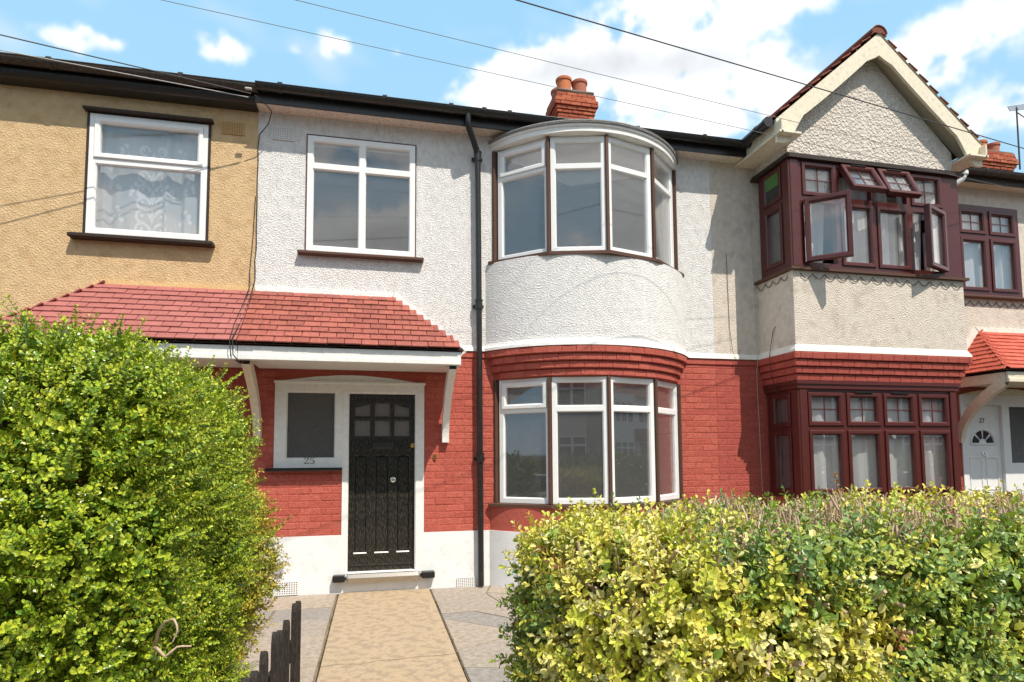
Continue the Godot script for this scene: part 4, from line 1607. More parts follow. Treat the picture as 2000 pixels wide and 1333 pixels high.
	b.tube([Vector3(8.455, 1.49, -0.02), Vector3(8.45, 1.45, -0.005), Vector3(8.48, 1.425, 0.0), Vector3(8.51, 1.45, -0.005), Vector3(8.505, 1.49, -0.02)], 0.008, 0.008, 8)
	put(d, "knocker", b, M.nickel)
	write(d, "27", Vector3(8.437, 1.885, -0.0295), 0.065, M.numeral_black)
	shell(h, PARTY_EAST, x1, 8.15)
	chimney(h, 14.75, 15.75, -5.6, -4.8, 7.9, 9.03, [[14.95, -5.0, 0.15, 0.30, M.terracotta], [15.35, -5.0, 0.15, 0.28, M.terracotta_dull]])


func gable_roof(h: Node, gx: float) -> void:
	# two tiled slopes, barge boards, ridge, side gutter
	var kinds := [M.tile_gable_0, M.tile_gable_1, M.tile_gable_2]
	var zf := 0.84
	var zb := -4.4
	var apex := 6.80
	var foot := 5.50
	var half := 1.52
	var rf := part(h, "gable_roof")
	for s in [-1.0, 1.0]:
		var slope := Vector3(s * half, foot - apex, 0)
		var dirn := slope.normalized()
		var n := Vector3(-dirn.y * s, dirn.x * s, 0).normalized()
		if n.y < 0:
			n = -n
		var b := MB.new()
		var top := Vector3(gx, apex, 0)
		var bot := top + slope
		for e in [[0.0, 1.0], [-0.05, -1.0]]:
			var o: Vector3 = n * e[0]
			var q := [Vector3(bot.x, bot.y, zf - 0.02) + o, Vector3(top.x, top.y, zf - 0.02) + o, Vector3(top.x, top.y, zb) + o, Vector3(bot.x, bot.y, zb) + o]
			b.edge(q[0], q[1], q[2], q[3], (q[0] + q[2]) / 2 - n * e[1])
		put(rf, "decking", b, M.tile_roof)
		# the verge columns piece by piece, what lies further back as one sheet of the same tiles
		var courses := 20
		var length := slope.length()
		var gauge := length / courses
		var single := 4 if s < 0 else 2
		var rest := MB.new()
		for k in courses:
			for c in 30:
				var z := zf + 0.02 - 0.0825 - c * 0.165 - (0.0825 if k % 2 else 0.0)
				if z < zb or (s > 0 and c > 3):
					break
				var basis := Basis(Vector3(0, 0, s), -dirn, n).rotated(Vector3(0, 0, 1), s * (0.13 + rng.randf_range(-0.015, 0.02))).rotated(n, rng.randf_range(-0.012, 0.012))
				var o := top + dirn * (k * gauge + gauge * 0.35) + n * (0.028 + rng.randf_range(0, 0.006)) + Vector3(0, 0, z)
				if c < single:
					put(rf, "tile", bevel_mesh(Vector3(0.162, gauge * 1.6, 0.014), 0.003), kinds[rng.randi() % 3], Transform3D(basis, o))
				else:
					rest.box_at(Transform3D(basis, o), Vector3(0.162, gauge * 1.6, 0.014))
		if s < 0:
			var st := put(rf, "tiling", rest, M.tile_gable_1)
			st.set_meta("kind", "stuff")
		# undercloak and barge board, its lower edge swept, with a knee at the foot
		b = MB.new()
		b.edge(Vector3(top.x, top.y + 0.004, zf + 0.012), Vector3(bot.x, bot.y + 0.004, zf + 0.012), Vector3(bot.x, bot.y + 0.004, 0.6), Vector3(top.x, top.y + 0.004, 0.6), (top + bot) / 2 + n)
		put(rf, "undercloak", b, M.paint_cream)
		b = MB.new()
		var prev := []
		var nn := 24
		for i in nn + 1:
			var f := i / float(nn)
			var p := top + slope * f * 1.0
			var deep := 0.23 + 0.03 * sin(f * PI)
			if f < 0.16:
				deep = lerpf(0.30, 0.23, smoothstep(0.0, 0.16, f))
			if f > 0.72:
				deep = lerpf(0.235, 0.40, smoothstep(0.72, 0.90, f))
			if f > 0.93:
				deep = lerpf(0.40, 0.30, (f - 0.93) / 0.07)
			var lowp := p + Vector3(0, -deep, 0)
			var ring := [Vector3(p.x, p.y - 0.01, zf), Vector3(lowp.x, lowp.y, zf), Vector3(lowp.x, lowp.y, zf - 0.035), Vector3(p.x, p.y - 0.01, zf - 0.035)]
			if i:
				var mid: Vector3 = (ring[0] + ring[2] + prev[0] + prev[2]) / 4
				for j in 4:
					b.edge(prev[j], prev[(j + 1) % 4], ring[(j + 1) % 4], ring[j], mid)
			if i == nn:
				b.face3(ring[0], ring[1], ring[2], ring[0] - slope)
				b.face3(ring[0], ring[2], ring[3], ring[0] - slope)
			prev = ring
		put(rf, "barge_board", b, M.paint_cream)
		# boarded soffit behind the barge board
		b = MB.new()
		b.edge(top + Vector3(0, -0.09, zf - 0.035), bot + Vector3(0, -0.09, zf - 0.035), bot + Vector3(0, -0.09, 0.55), top + Vector3(0, -0.09, 0.55), (top + bot) / 2 + Vector3(0, 1, 0))
		put(rf, "soffit", b, M.paint_cream)
		# return of the eave along the flank
		b = MB.new()
		b.box_at(at(bot.x - s * 0.13, bot.y - 0.20, 0.32), Vector3(0.30, 0.03, 1.2), 0.004)
		b.box_at(at(bot.x - s * 0.02, bot.y - 0.13, 0.31), Vector3(0.03, 0.17, 1.22), 0.004)
		put(rf, "eave_board", b, M.paint_cream)
		if s < 0:
			b = MB.new()
			b.tube([Vector3(bot.x - 0.075, bot.y - 0.035, zf - 0.05), Vector3(bot.x - 0.075, bot.y - 0.045, 0.22)], 0.058, 0.058, 16)
			b.tube([Vector3(bot.x - 0.075, bot.y - 0.036, zf - 0.04), Vector3(bot.x - 0.075, bot.y - 0.037, zf - 0.09)], 0.066, 0.066, 16)
			b.tube([Vector3(bot.x - 0.075, bot.y - 0.039, 0.60), Vector3(bot.x - 0.075, bot.y - 0.04, 0.56)], 0.066, 0.066, 16)
			put(rf, "gutter", b, M.gutter_black)
	# half-round ridge tiles
	var z := zf + 0.03
	while z > zb:
		var b := MB.new()
		for k in 10:
			var u := PI * k / 10.0
			var v := PI * (k + 1) / 10.0
			var du := Vector3(cos(u), sin(u) * 0.9, 0)
			var dv := Vector3(cos(v), sin(v) * 0.9, 0)
			var o := Vector3(gx, apex - 0.02, 0)
			var zz := Vector3(0, 0, z)
			var ze := Vector3(0, 0, z - 0.445)
			b.quad_n(o + du * 0.115 + zz, o + du * 0.115 + ze, o + dv * 0.115 + ze, o + dv * 0.115 + zz, -du if false else du, du, dv, dv)
			b.quad(o + dv * 0.10 + zz, o + du * 0.10 + zz, o + du * 0.115 + zz, o + dv * 0.115 + zz)
			b.tri(o + zz - Vector3(0, 0, 0.01), o + du * 0.10 + zz - Vector3(0, 0, 0.01), o + dv * 0.10 + zz - Vector3(0, 0, 0.01))
		put(rf, "ridge_tile", b, M.tile_gable_1)
		z -= 0.45


# ------------------------------------------------------------------ ground

func build_ground() -> void:
	var b := MB.new()
	b.quad(Vector3(-150, -0.03, 150), Vector3(150, -0.03, 150), Vector3(150, -0.03, -150), Vector3(-150, -0.03, -150))
	tag(put(self, "ground", b, M.soil), "", "", "", "structure")
	b = MB.new()
	b.box(-40, -0.026, 5.55, 40, 0.0, 8.6)
	tag(put(self, "pavement", b, M.pavement_slab), "", "", "", "structure")
	b = MB.new()
	b.box_at(at(0, -0.05, 8.68), Vector3(80, 0.13, 0.14), 0.015)
	tag(put(self, "kerb", b, M.pavement_slab), "", "", "", "structure")
	b = MB.new()
	b.box(-40, -0.2, 8.75, 40, -0.012, 16.2)
	tag(put(self, "road", b, M.asphalt), "", "", "", "structure")
	b = MB.new()
	b.box(-40, -0.026, 16.25, 40, 0.08, 18.4)
	tag(put(self, "pavement", b, M.pavement_slab), "", "", "", "structure")

	# concrete path to the door, two bays with an open crack between
	var p := Node3D.new()
	p.name = "path"
	p.set_meta("kind", "structure")
	add_child(p)
	var crack := [0.0, 0.02, -0.01, 0.035, 0.03, 0.05, 0.04, 0.06]
	for s in 2:
		b = MB.new()
		for k in 7:
			var xa := lerpf(-0.355, 0.61, k / 7.0)
			var xb := lerpf(-0.355, 0.61, (k + 1) / 7.0)
			var za: float = 2.40 - crack[k]
			var zc: float = 2.40 - crack[k + 1]
			var q: Array
			if s == 0:
				q = [Vector3(xa, 0.012, za - 0.006), Vector3(xb, 0.012, zc - 0.006), Vector3(xb, 0.012, 0.02), Vector3(xa, 0.012, 0.02)]
			else:
				q = [Vector3(xa, 0.010, 5.5), Vector3(xb, 0.010, 5.5), Vector3(xb, 0.010, zc + 0.004), Vector3(xa, 0.010, za + 0.004)]
			b.quad(q[0], q[1], q[2], q[3])
			var dn := Vector3(0, -0.05, 0)
			if s == 0:
				b.quad(q[0] + dn, q[1] + dn, q[1], q[0])
			else:
				b.quad(q[2] + dn, q[3] + dn, q[3], q[2])
			if k == 0:
				b.quad(q[3] + dn, q[0] + dn, q[0], q[3])
			if k == 6:
				b.quad(q[1] + dn, q[2] + dn, q[2], q[1])
		put(p, "slab", b, M.concrete_path)
	# stone paving either side of the path, laid in sand and mortar
	var g := Node3D.new()
	g.name = "paving"
	g.set_meta("kind", "structure")
	add_child(g)
	b = MB.new()
	b.quad(Vector3(-3.4, -0.006, 5.5), Vector3(-0.37, -0.006, 5.5), Vector3(-0.37, -0.006, 0.0), Vector3(-3.4, -0.006, 0.0))
	b.quad(Vector3(0.625, -0.006, 5.5), Vector3(4.2, -0.006, 5.5), Vector3(4.2, -0.006, 0.0), Vector3(0.625, -0.006, 0.0))
	put(g, "bedding", b, M.grout)
	# squared flags to the west
	var rows := [0.02, 0.62, 1.08, 1.58, 2.10, 2.75, 3.3, 3.9]
	for k in rows.size() - 1:
		var x := -0.375
		var j := 0
		while x > -1.9:
			var w: float = [0.62, 0.44, 0.55, 0.71][(k * 2 + j) % 4]
			var o := [Vector3(x - w + 0.008, 0, rows[k + 1] - 0.008), Vector3(x - 0.006, 0, rows[k + 1] - 0.008), Vector3(x - 0.006, 0, rows[k] + 0.006), Vector3(x - w + 0.008, 0, rows[k] + 0.006)]
			for i in 4:
				o[i] += Vector3(rng.randf_range(-0.012, 0.0) if i in [1, 2] else rng.randf_range(-0.004, 0.01), 0, rng.randf_range(-0.012, 0.012))
			flag(g, o)
			x -= w
			j += 1
	# broken flags to the east
	var sites := []
	for i in 6:
		for j in 8:
			sites.append(Vector2(0.62 + (i + 0.5) * 0.56 + rng.randf_range(-0.22, 0.22), (j + 0.5) * 0.54 + rng.randf_range(-0.22, 0.22)))
	for s in sites:
		var poly := [Vector2(0.632, 0.02), Vector2(4.1, 0.02), Vector2(4.1, 4.4), Vector2(0.632, 4.4)]
		for q in sites:
			if q == s or s.distance_to(q) > 2.4:
				continue
			var n: Vector2 = (q - s).normalized()
			var mid: Vector2 = (q + s) / 2 - n * 0.009
			var cut := []
			for i in poly.size():
				var a: Vector2 = poly[i]
				var c: Vector2 = poly[(i + 1) % poly.size()]
				var da := (a - mid).dot(n)
				var dc := (c - mid).dot(n)
				if da <= 0:
					cut.append(a)
				if da * dc < 0:
					cut.append(a.lerp(c, da / (da - dc)))
			poly = cut
			if poly.size() < 3:
				break
		if poly.size() < 3:
			continue
		var o := []
		for v in poly:
			o.append(Vector3(v.x, 0, v.y))
		o.reverse()
		flag(g, o)


func flag(g: Node, o: Array) -> void:
	var area := 0.0
	for i in o.size():
		var a: Vector3 = o[i]
		var c: Vector3 = o[(i + 1) % o.size()]
		area += a.z * c.x - c.z * a.x
	if absf(area) < 0.012:
		return
	if area < 0:
		o.reverse()
	var b := MB.new()
	var lift := rng.randf_range(-0.002, 0.004)
	b.prism(o, Vector3(0, -0.03, 0), Vector3(0, 0.006 + lift, 0), 0.007)
	put(g, "stone", b, [M.stone_0, M.stone_1, M.stone_2][rng.randi() % 3])


# ------------------------------------------------------------------ across the street, seen in the window panes

func build_opposite_side() -> void:
	var looks := [["pale grey rendered house with a gabled bay across the street", M.render_cream, M.gloss_white, true], ["white rendered house with a hipped porch across the street", M.render_white, M.gloss_white, false], ["red brick house with a gabled bay across the street", M.brick_red_1, M.gloss_white, true], ["ochre rendered house with brown window frames across the street", M.render_yellow, M.maroon_plastic, false]]
	for k in 12:
		var q: Array = looks[k % 4]
		var x := -25.6 + k * 6.2
		var turn: String = [" further west", " further west", " further west", " further west", "", "", "", "", " further east", " further east", " further east", " further east"][k]
		var h := thing("terraced_house", q[0].replace(" across the street", turn + " across the street"), "house", Vector3(x, 0.08, 22.0), "houses across the street")
		h.rotation.y = PI
		var b := MB.new()
		b.wall(-3.05, 3.05, 0.0, 5.4, 0.0, -0.3, [[-2.6, -1.3, 3.6, 4.9], [-2.4, -1.5, 0.1, 2.2]])
		put(h, "wall", b, q[1])
		b = MB.new()
		b.box(-3.05, 0.0, -6.0, 3.05, 5.4, -0.32)
		put(h, "body", b, M.room_paint)
		b = MB.new()
		b.quad(Vector3(-3.1, 5.35, 0.4), Vector3(3.1, 5.35, 0.4), Vector3(3.1, 8.3, -4.2), Vector3(-3.1, 8.3, -4.2))
		b.quad(Vector3(3.1, 5.35, -8.8), Vector3(-3.1, 5.35, -8.8), Vector3(-3.1, 8.3, -4.2), Vector3(3.1, 8.3, -4.2))
		put(h, "roof", b, M.tile_roof)
		b = MB.new()
		b.box(0.1, 0.0, 0.0, 2.7, 0.9, 0.7)
		b.box(0.1, 2.3, 0.0, 2.7, 3.5, 0.7)
		b.box(0.05, 4.9, 0.0, 2.75, 5.4, 0.75)
		put(h, "bay", b, q[1])
		if q[3]:
			flat_outline(h, "gable", [[-0.05, 5.4], [2.85, 5.4], [1.4, 6.8]], 0.0, 0.8, M.render_cream)
		for y in [0.9, 3.5]:
			var w := part(h, "bay_window")
			var lights := []
			for i in 4:
				lights.append([0.07 + i * 0.645, 0.62 + i * 0.645, 0.07, 0.92, "fixed"])
				lights.append([0.07 + i * 0.645, 0.62 + i * 0.645, 1.0, 1.33, "fixed"])
			window_unit(w, at(0.1, y, 0.7), 2.62, 1.4, lights, q[2], M.car_glass)
			window_unit(w, at(0.1, y, 0.0, -PI / 2), 0.68, 1.4, [[0.1, 0.58, 0.07, 1.33, "fixed"]], q[2], M.car_glass)
			window_unit(w, at(2.72, y, 0.69, PI / 2), 0.68, 1.4, [[0.1, 0.58, 0.07, 1.33, "fixed"]], q[2], M.car_glass)
		var w2 := part(h, "window")
		window_unit(w2, at(-2.6, 3.6, 0.01), 1.3, 1.3, two_by_two(1.3, 1.3, 0.95), q[2], M.car_glass)
		b = MB.new()
		b.box(-2.4, 0.1, -0.2, -1.5, 2.2, -0.15)
		put(h, "front_door", b, M.maroon_plastic)
		b = MB.new()
		b.quad(Vector3(-3.0, 2.5, 0.9), Vector3(-0.6, 2.5, 0.9), Vector3(-0.9, 3.2, 0.0), Vector3(-2.7, 3.2, 0.0))
		b.box(-3.0, 2.35, 0.0, -0.6, 2.5, 0.9)
		put(h, "porch_roof", b, M.tile_roof)
	street_hedges()
	# a silver car at the kerb
	var c := thing("parked_car", "silver hatchback parked at the kerb by the pavement", "car", Vector3(6.2, 0.0, 9.85))
	var prof := [Vector2(-2.0, 0.30), Vector2(-2.05, 0.62), Vector2(-1.95, 0.80), Vector2(-1.15, 0.95), Vector2(-0.55, 1.40), Vector2(0.2, 1.47), Vector2(1.0, 1.42), Vector2(1.75, 1.0), Vector2(1.98, 0.9), Vector2(2.0, 0.5), Vector2(1.9, 0.28)]
	var b := MB.new()
	var prev := []
	for s in [[-0.86, 0.94], [-0.80, 1.0], [0.80, 1.0], [0.86, 0.94]]:
		var ring := []
		for p in prof:
			var inset := 0.12 * clampf((p.y - 0.85) / 0.5, 0, 1)
			ring.append(Vector3(p.x * s[1], 0.3 + (p.y - 0.3) * s[1], s[0] - signf(s[0]) * inset))
		if prev:
			for i in prof.size():
				var j := (i + 1) % prof.size()
				b.edge(prev[i], prev[j], ring[j], ring[i], Vector3(0, 0.75, 0))
		prev = ring
	for sd in [-1.0, 1.0]:
		for i in range(1, prof.size() - 1):
			var t := []
			for k in [0, i, i + 1]:
				var p: Vector2 = prof[k]
				t.append(Vector3(p.x * 0.94, 0.3 + (p.y - 0.3) * 0.94, sd * (0.86 - 0.12 * clampf((p.y - 0.85) / 0.5, 0, 1))))
			b.face3(t[0], t[1], t[2], Vector3(t[0].x, t[0].y, 0))
	put(c, "body", b, M.car_paint)
	for sd in [-1.0, 1.0]:
		b = MB.new()
		var zz := [sd * 0.852, sd * 0.765]
		b.edge(Vector3(-0.95, 0.95, zz[0]), Vector3(0.1, 0.95, zz[0]), Vector3(0.1, 1.36, zz[1]), Vector3(-0.5, 1.33, zz[1]), Vector3(0, 1, 0))
		b.edge(Vector3(0.18, 0.95, zz[0]), Vector3(1.45, 0.98, zz[0]), Vector3(0.95, 1.33, zz[1]), Vector3(0.18, 1.36, zz[1]), Vector3(0, 1, 0))
		put(c, "side_window", b, M.car_glass)
		for x in [-1.25, 1.25]:
			b = MB.new()
			b.lathe(Transform3D(Basis(Vector3.RIGHT, PI / 2), Vector3(x, 0.305, sd * 0.80 - 0.1)), [[0.0, 0.0], [0.26, 0.0], [0.315, 0.03], [0.315, 0.17], [0.26, 0.20], [0.0, 0.2]], 22)
			var wh := put(c, "wheel", b, M.tyre)
			b = MB.new()
			b.lathe(Transform3D(Basis(Vector3.RIGHT, PI / 2), Vector3(x, 0.305, sd * 0.80 - 0.105)), [[0.0, 0.0], [0.2, 0.0], [0.2, 0.21], [0.0, 0.21]], 18)
			put(wh, "rim", b, M.nickel)
	for e in [[-1.07, 1.01, -0.60, 1.375], [1.66, 1.07, 1.06, 1.41]]:
		b = MB.new()
		b.edge(Vector3(e[0] - 0.012 * signf(-e[0]), e[1], -0.70), Vector3(e[0], e[1], 0.70), Vector3(e[2], e[3], 0.62), Vector3(e[2], e[3], -0.62), Vector3(0.2, 0.7, 0))
		put(c, "windscreen", b, M.car_glass, Transform3D(Basis(), Vector3(0, 0.008, 0) + Vector3(-0.01 if e[0] < 0 else 0.01, 0, 0)))


func street_hedges() -> void:
	# clipped hedges along the other front gardens
	var kinds := []
	for k in 2:
		kinds.append(sprig(400 + k, 0.3, 5, 0.12, 0.07, 0.0, true, Color.WHITE, Color(0.4, 0.3, 0.2), 0.7))
	var rows := [[-25.6, 18.9, "clipped hedge before the westernmost house across the street"], [-13.2, 18.9, "clipped hedge two doors west across the street"], [-0.8, 18.9, "clipped hedge across the street facing the black front door"], [11.6, 18.9, "clipped hedge across the street facing the maroon bays"], [24.0, 18.9, "clipped hedge far east across the street"], [-11.0, 4.6, "front hedge of the garden beyond the ochre house"], [9.5, 4.7, "front hedge of the garden beyond number 27"]]
	for r in rows:
		var h := thing("hedge", r[2], "hedge", Vector3(r[0], 0, r[1]), "front garden hedges")
		var w := 2.6 if r[1] > 10.0 else 3.4
		var where := [[], []]
		var tint := [[], []]
		for k in 900:
			var p := Vector3(rng.randf_range(-w, w), rng.randf_range(0.05, 1.35), rng.randf_range(-0.4, 0.4))
			var n := Vector3(0, 0.5, signf(p.z))
			var v := rng.randi() % 2
			where[v].append(shoot_at(p, n, 0.5, rng.randf_range(0.8, 1.2), 0.4))
			tint[v].append([Color(0.10, 0.19, 0.03), Color(0.15, 0.26, 0.03), Color(0.22, 0.30, 0.04)][rng.randi() % 3])
		for v in 2:
			scatter(h, "foliage", kinds[v], M.leaf_privet, where[v], tint[v])
		for k in 8:
			var b := MB.new()
			var x := -w + (k + 0.5) * w / 4.0
			b.tube([Vector3(x, 0, 0), Vector3(x + 0.05, 0.5, 0.03), Vector3(x - 0.04, 1.1, -0.05)], 0.02, 0.008, 5)
			put(h, "stem", b, M.branch_bark)


# ------------------------------------------------------------------ small things

func strung(called: String, pts: Array, sag: float, r: float, mat: Material, label: String, cat: String, group := "") -> void:
	# a wire through the points, sagging between the first and the last
	var way := []
	if pts.size() == 2:
		for k in 25:
			var f := k / 24.0
			way.append(pts[0].lerp(pts[1], f) + Vector3(0, -sag * 4.0 * f * (1 - f), 0))
	else:
		way = pts
	var b := MB.new()
	b.tube(way, r, r, 6)
	tag(put(self, called, b, mat), label, cat, group if group else {"overhead_wire": "overhead wires", "telephone_cable": "cables down the party line", "wall_cable": "cables on the cream house", "scalloped_wire": "looped wires under sills"}[called])


func curtain(where: Vector3, w: float, h: float, folds: float, amp: float, mat: Material, label: String, group := "", turn := 0.0, hang := 0.0) -> void:
	# a hanging net, gathered in folds; hang: how much it is drawn together
	var b := MB.new()
	var n := int(w * 70)
	var prev := []
	for i in n + 1:
		var f := i / float(n)
		var x := f * w
		var ph := x * folds + 1.3 * sin(x * folds * 0.37)
		var col := []
		for j in 5:
			var g := j / 4.0
			var a := amp * (1.0 - 0.45 * g)
			col.append(Vector3(x * (1.0 - hang * (1.0 - g) * 0.25), g * h, a * sin(ph + 0.3 * g) + 0.4 * a * sin(ph * 2.3 + 1.0)))
		if i:
			for j in 4:
				b.quad(prev[j], col[j], col[j + 1], prev[j + 1])
		prev = col
	var o := put(self, "net_curtain", b, mat, at(where.x, where.y, where.z, turn))
	tag(o, label, "curtain", group if group else "net curtains")


func build_small_things() -> void:
	# nets behind the neighbours' panes
	curtain(Vector3(-2.93, 3.83, -0.13), 1.13, 1.25, 21.0, 0.022, M.lace, "white lace net patterned with scrolls behind the ochre house's upstairs window")
	curtain(Vector3(5.10, 0.97, 0.475), 2.08, 1.3, 30.0, 0.03, M.net, "white gathered net behind the lower maroon bay window")
	curtain(Vector3(5.10, 3.77, 0.46), 0.52, 1.28, 30.0, 0.03, M.net, "white net behind the outswung casement of the upper maroon bay", "", 0.0, 0.8)
	curtain(Vector3(5.75, 3.77, 0.47), 0.80, 1.28, 30.0, 0.03, M.net, "white net behind the two shut middle casements of the upper maroon bay")
	curtain(Vector3(6.66, 3.77, 0.50), 0.42, 1.28, 32.0, 0.035, M.net, "white net at the open end casement beside the bay's outer post", "", 0.0, 0.6)
	curtain(Vector3(8.20, 3.78, -0.14), 1.10, 1.27, 20.0, 0.03, M.net, "white net behind the small maroon window above the number 27 porch")

	# wires overhead
	strung("overhead_wire", [Vector3(-5.174, 4.779, 3.905), Vector3(8.674, 5.347, 1.005)], 0.0, 0.0055, M.wire_grey, "thick dark telephone wire crossing in front of the cream gable", "wire")
	strung("overhead_wire", [Vector3(-5.310, 5.031, 2.908), Vector3(7.162, 5.111, 1.020)], 0.0, 0.0026, M.wire_thin, "thin wire passing over the bow window to the gable foot", "wire")
	strung("overhead_wire", [Vector3(-4.754, 5.395, 1.900), Vector3(8.343, 4.929, 0.850)], 0.0, 0.0026, M.wire_thin, "thin wire running low past the chimney to the maroon window", "wire")
	strung("overhead_wire", [Vector3(-5.716, 5.251, 1.536), Vector3(-1.301, 5.313, 0.370)], 0.0, 0.0055, M.wire_grey, "upper dark wire ending at the ochre house's eave corner", "wire")
	strung("overhead_wire", [Vector3(-5.849, 5.179, 1.218), Vector3(-1.328, 5.276, 0.360)], 0.0, 0.0045, M.wire_pale, "lower pale wire ending at the ochre house's eave corner", "wire")
	# the cables that come down the party line and over the porch
	var way := [Vector3(-1.27, 5.31, 0.36), Vector3(-1.18, 5.27, 0.30), Vector3(-1.12, 5.24, 0.20), Vector3(-1.17, 5.16, 0.08), Vector3(-1.27, 5.05, 0.03)]
	for k in 14:
		way.append(Vector3(-1.285 + rng.randf_range(-0.006, 0.006), 4.9 - k * 0.115, 0.016))
	way.append_array([Vector3(-1.29, 3.36, 0.05), Vector3(-1.30, 3.15, 0.20), Vector3(-1.31, 2.85, 0.53), Vector3(-1.32, 2.62, 0.84), Vector3(-1.315, 2.46, 0.83), Vector3(-1.27, 2.40, 0.80)])
	strung("telephone_cable", way, 0.0, 0.0055, M.rubber_black, "black cable clipped down the party line and over the porch tiles", "cable")
	way = []
	for p in [Vector3(-1.30, 4.35, 0.014), Vector3(-1.315, 3.9, 0.014), Vector3(-1.34, 3.5, 0.02), Vector3(-1.325, 3.34, 0.06), Vector3(-1.345, 3.1, 0.26), Vector3(-1.36, 2.8, 0.60), Vector3(-1.345, 2.60, 0.85), Vector3(-1.335, 2.44, 0.83)]:
		way.append(p)
	strung("telephone_cable", way, 0.0, 0.0045, M.rubber_black, "thinner loose cable hanging beside the clipped one across the pink porch tiles", "cable")
	var b := MB.new()
	b.box_at(at(-1.33, 5.37, 0.36), Vector3(0.07, 0.022, 0.03), 0.006)
	tag(put(self, "wire_clamp", b, M.wire_pale), "small pale clamp holding wires at the ochre house's eave corner", "clamp")
	# cables on the cream wall and the bay flank
	strung("wall_cable", [Vector3(4.46, 4.10, 0.012), Vector3(4.468, 3.6, 0.012), Vector3(4.475, 3.1, 0.012), Vector3(4.50, 2.80, 0.03), Vector3(4.53, 2.70, 0.05), Vector3(4.53, 2.55, 0.02)], 0, 0.003, M.sill_dark, "thin brown cable down the cream wall beside the bay", "cable")
	strung("wall_cable", [Vector3(4.82, 5.32, 0.02), Vector3(4.83, 4.6, 0.012), Vector3(4.85, 3.9, 0.012), Vector3(4.86, 3.2, 0.014), Vector3(4.85, 2.75, 0.045), Vector3(4.84, 2.5, 0.02), Vector3(4.86, 1.7, 0.014), Vector3(4.87, 1.0, 0.014)], 0, 0.003, M.wire_pale, "thin pale cable in the corner between cream wall and bay", "cable")
	strung("wall_cable", [Vector3(4.90, 3.08, 0.36), Vector3(4.89, 3.04, 0.32), Vector3(4.888, 2.9, 0.28), Vector3(4.86, 2.72, 0.27), Vector3(4.86, 2.45, 0.30), Vector3(4.955, 2.2, 0.31), Vector3(4.96, 1.7, 0.33), Vector3(4.96, 1.2, 0.30)], 0, 0.004, M.sill_dark, "dark cable sticking out of the bay's cream flank", "cable")
	# looped wire under the upper bay's sill and under the small window
	for q in [[5.0, 7.42, 3.665, 0.715, 14, "dark wire looped in scallops under the upper bay sill"], [8.2, 9.6, 3.665, 0.016, 9, "dark wire looped in scallops under the small maroon window"]]:
		var pts := []
		var n: int = q[4]
		for k in n:
			for i in 8:
				var f := (k + i / 8.0) / n
				pts.append(Vector3(lerpf(q[0], q[1], f), q[2] - 0.062 * sin(PI * i / 8.0), q[3]))
		strung("scalloped_wire", pts, 0, 0.0045, M.sill_dark, q[5], "wire")
	var flank := []
	for k in 4:
		for i in 8:
			flank.append(Vector3(4.897, 3.665 - 0.062 * sin(PI * i / 8.0), lerpf(0.03, 0.64, (k + i / 8.0) / 4)))
	strung("scalloped_wire", flank, 0, 0.0045, M.sill_dark, "dark wire looped in scallops on the shaded flank of the bay", "wire")

	# television aerial on the far chimney
	var t := thing("television_aerial", "black television aerial on a mast strapped to the far chimney", "aerial", Vector3(15.83, 8.6, -4.72))
	b = MB.new()
	b.tube([Vector3(0, 0, 0), Vector3(0.02, 1.62, 0)], 0.02, 0.018, 10)
	put(t, "mast", b, M.wire_grey)
	b = MB.new()
	b.tube([Vector3(0.02, 1.50, 0), Vector3(0.75, 1.02, 0.1)], 0.012, 0.012, 8)
	put(t, "boom", b, M.wire_grey)
	b = MB.new()
	for k in 6:
		b.tube([Vector3(-0.28, 1.46 + k * 0.028, 0.06 - k * 0.01), Vector3(0.26, 1.58 + k * 0.03, 0.06 - k * 0.01)], 0.006, 0.006, 6)
	for f in [0.0, 0.5, 1.0]:
		b.tube([Vector3(lerpf(-0.28, 0.26, f), lerpf(1.46, 1.58, f), 0.06), Vector3(lerpf(-0.28, 0.26, f), lerpf(1.60, 1.73, f), 0.01)], 0.007, 0.007, 6)
	put(t, "reflector", b, M.wire_grey)

	build_gate()
	# moss and seedlings in the joints either side of the path, and fallen leaves
	var tiny := sprig(500, 0.035, 3, 0.016, 0.010, 0.0, true, Color.WHITE, Color(0.5, 0.4, 0.3), 0.7)
	var where := []
	var tint := []
	for k in 420:
		var side := -0.366 if k % 2 else 0.620
		var z := rng.randf_range(0.1, 4.2)
		if patch.get_noise_2d(z * 2.5, side * 9.0) < 0.05:
			continue
		where.append(shoot_at(Vector3(side + rng.randf_range(-0.008, 0.008), -0.012, z), Vector3.UP, 0.8, rng.randf_range(0.35, 0.8), 0.5))
		tint.append([Color(0.13, 0.15, 0.03), Color(0.16, 0.13, 0.05), Color(0.20, 0.22, 0.05)][rng.randi() % 3])
	scatter(self, "moss", tiny, M.leaf_small, where, tint)


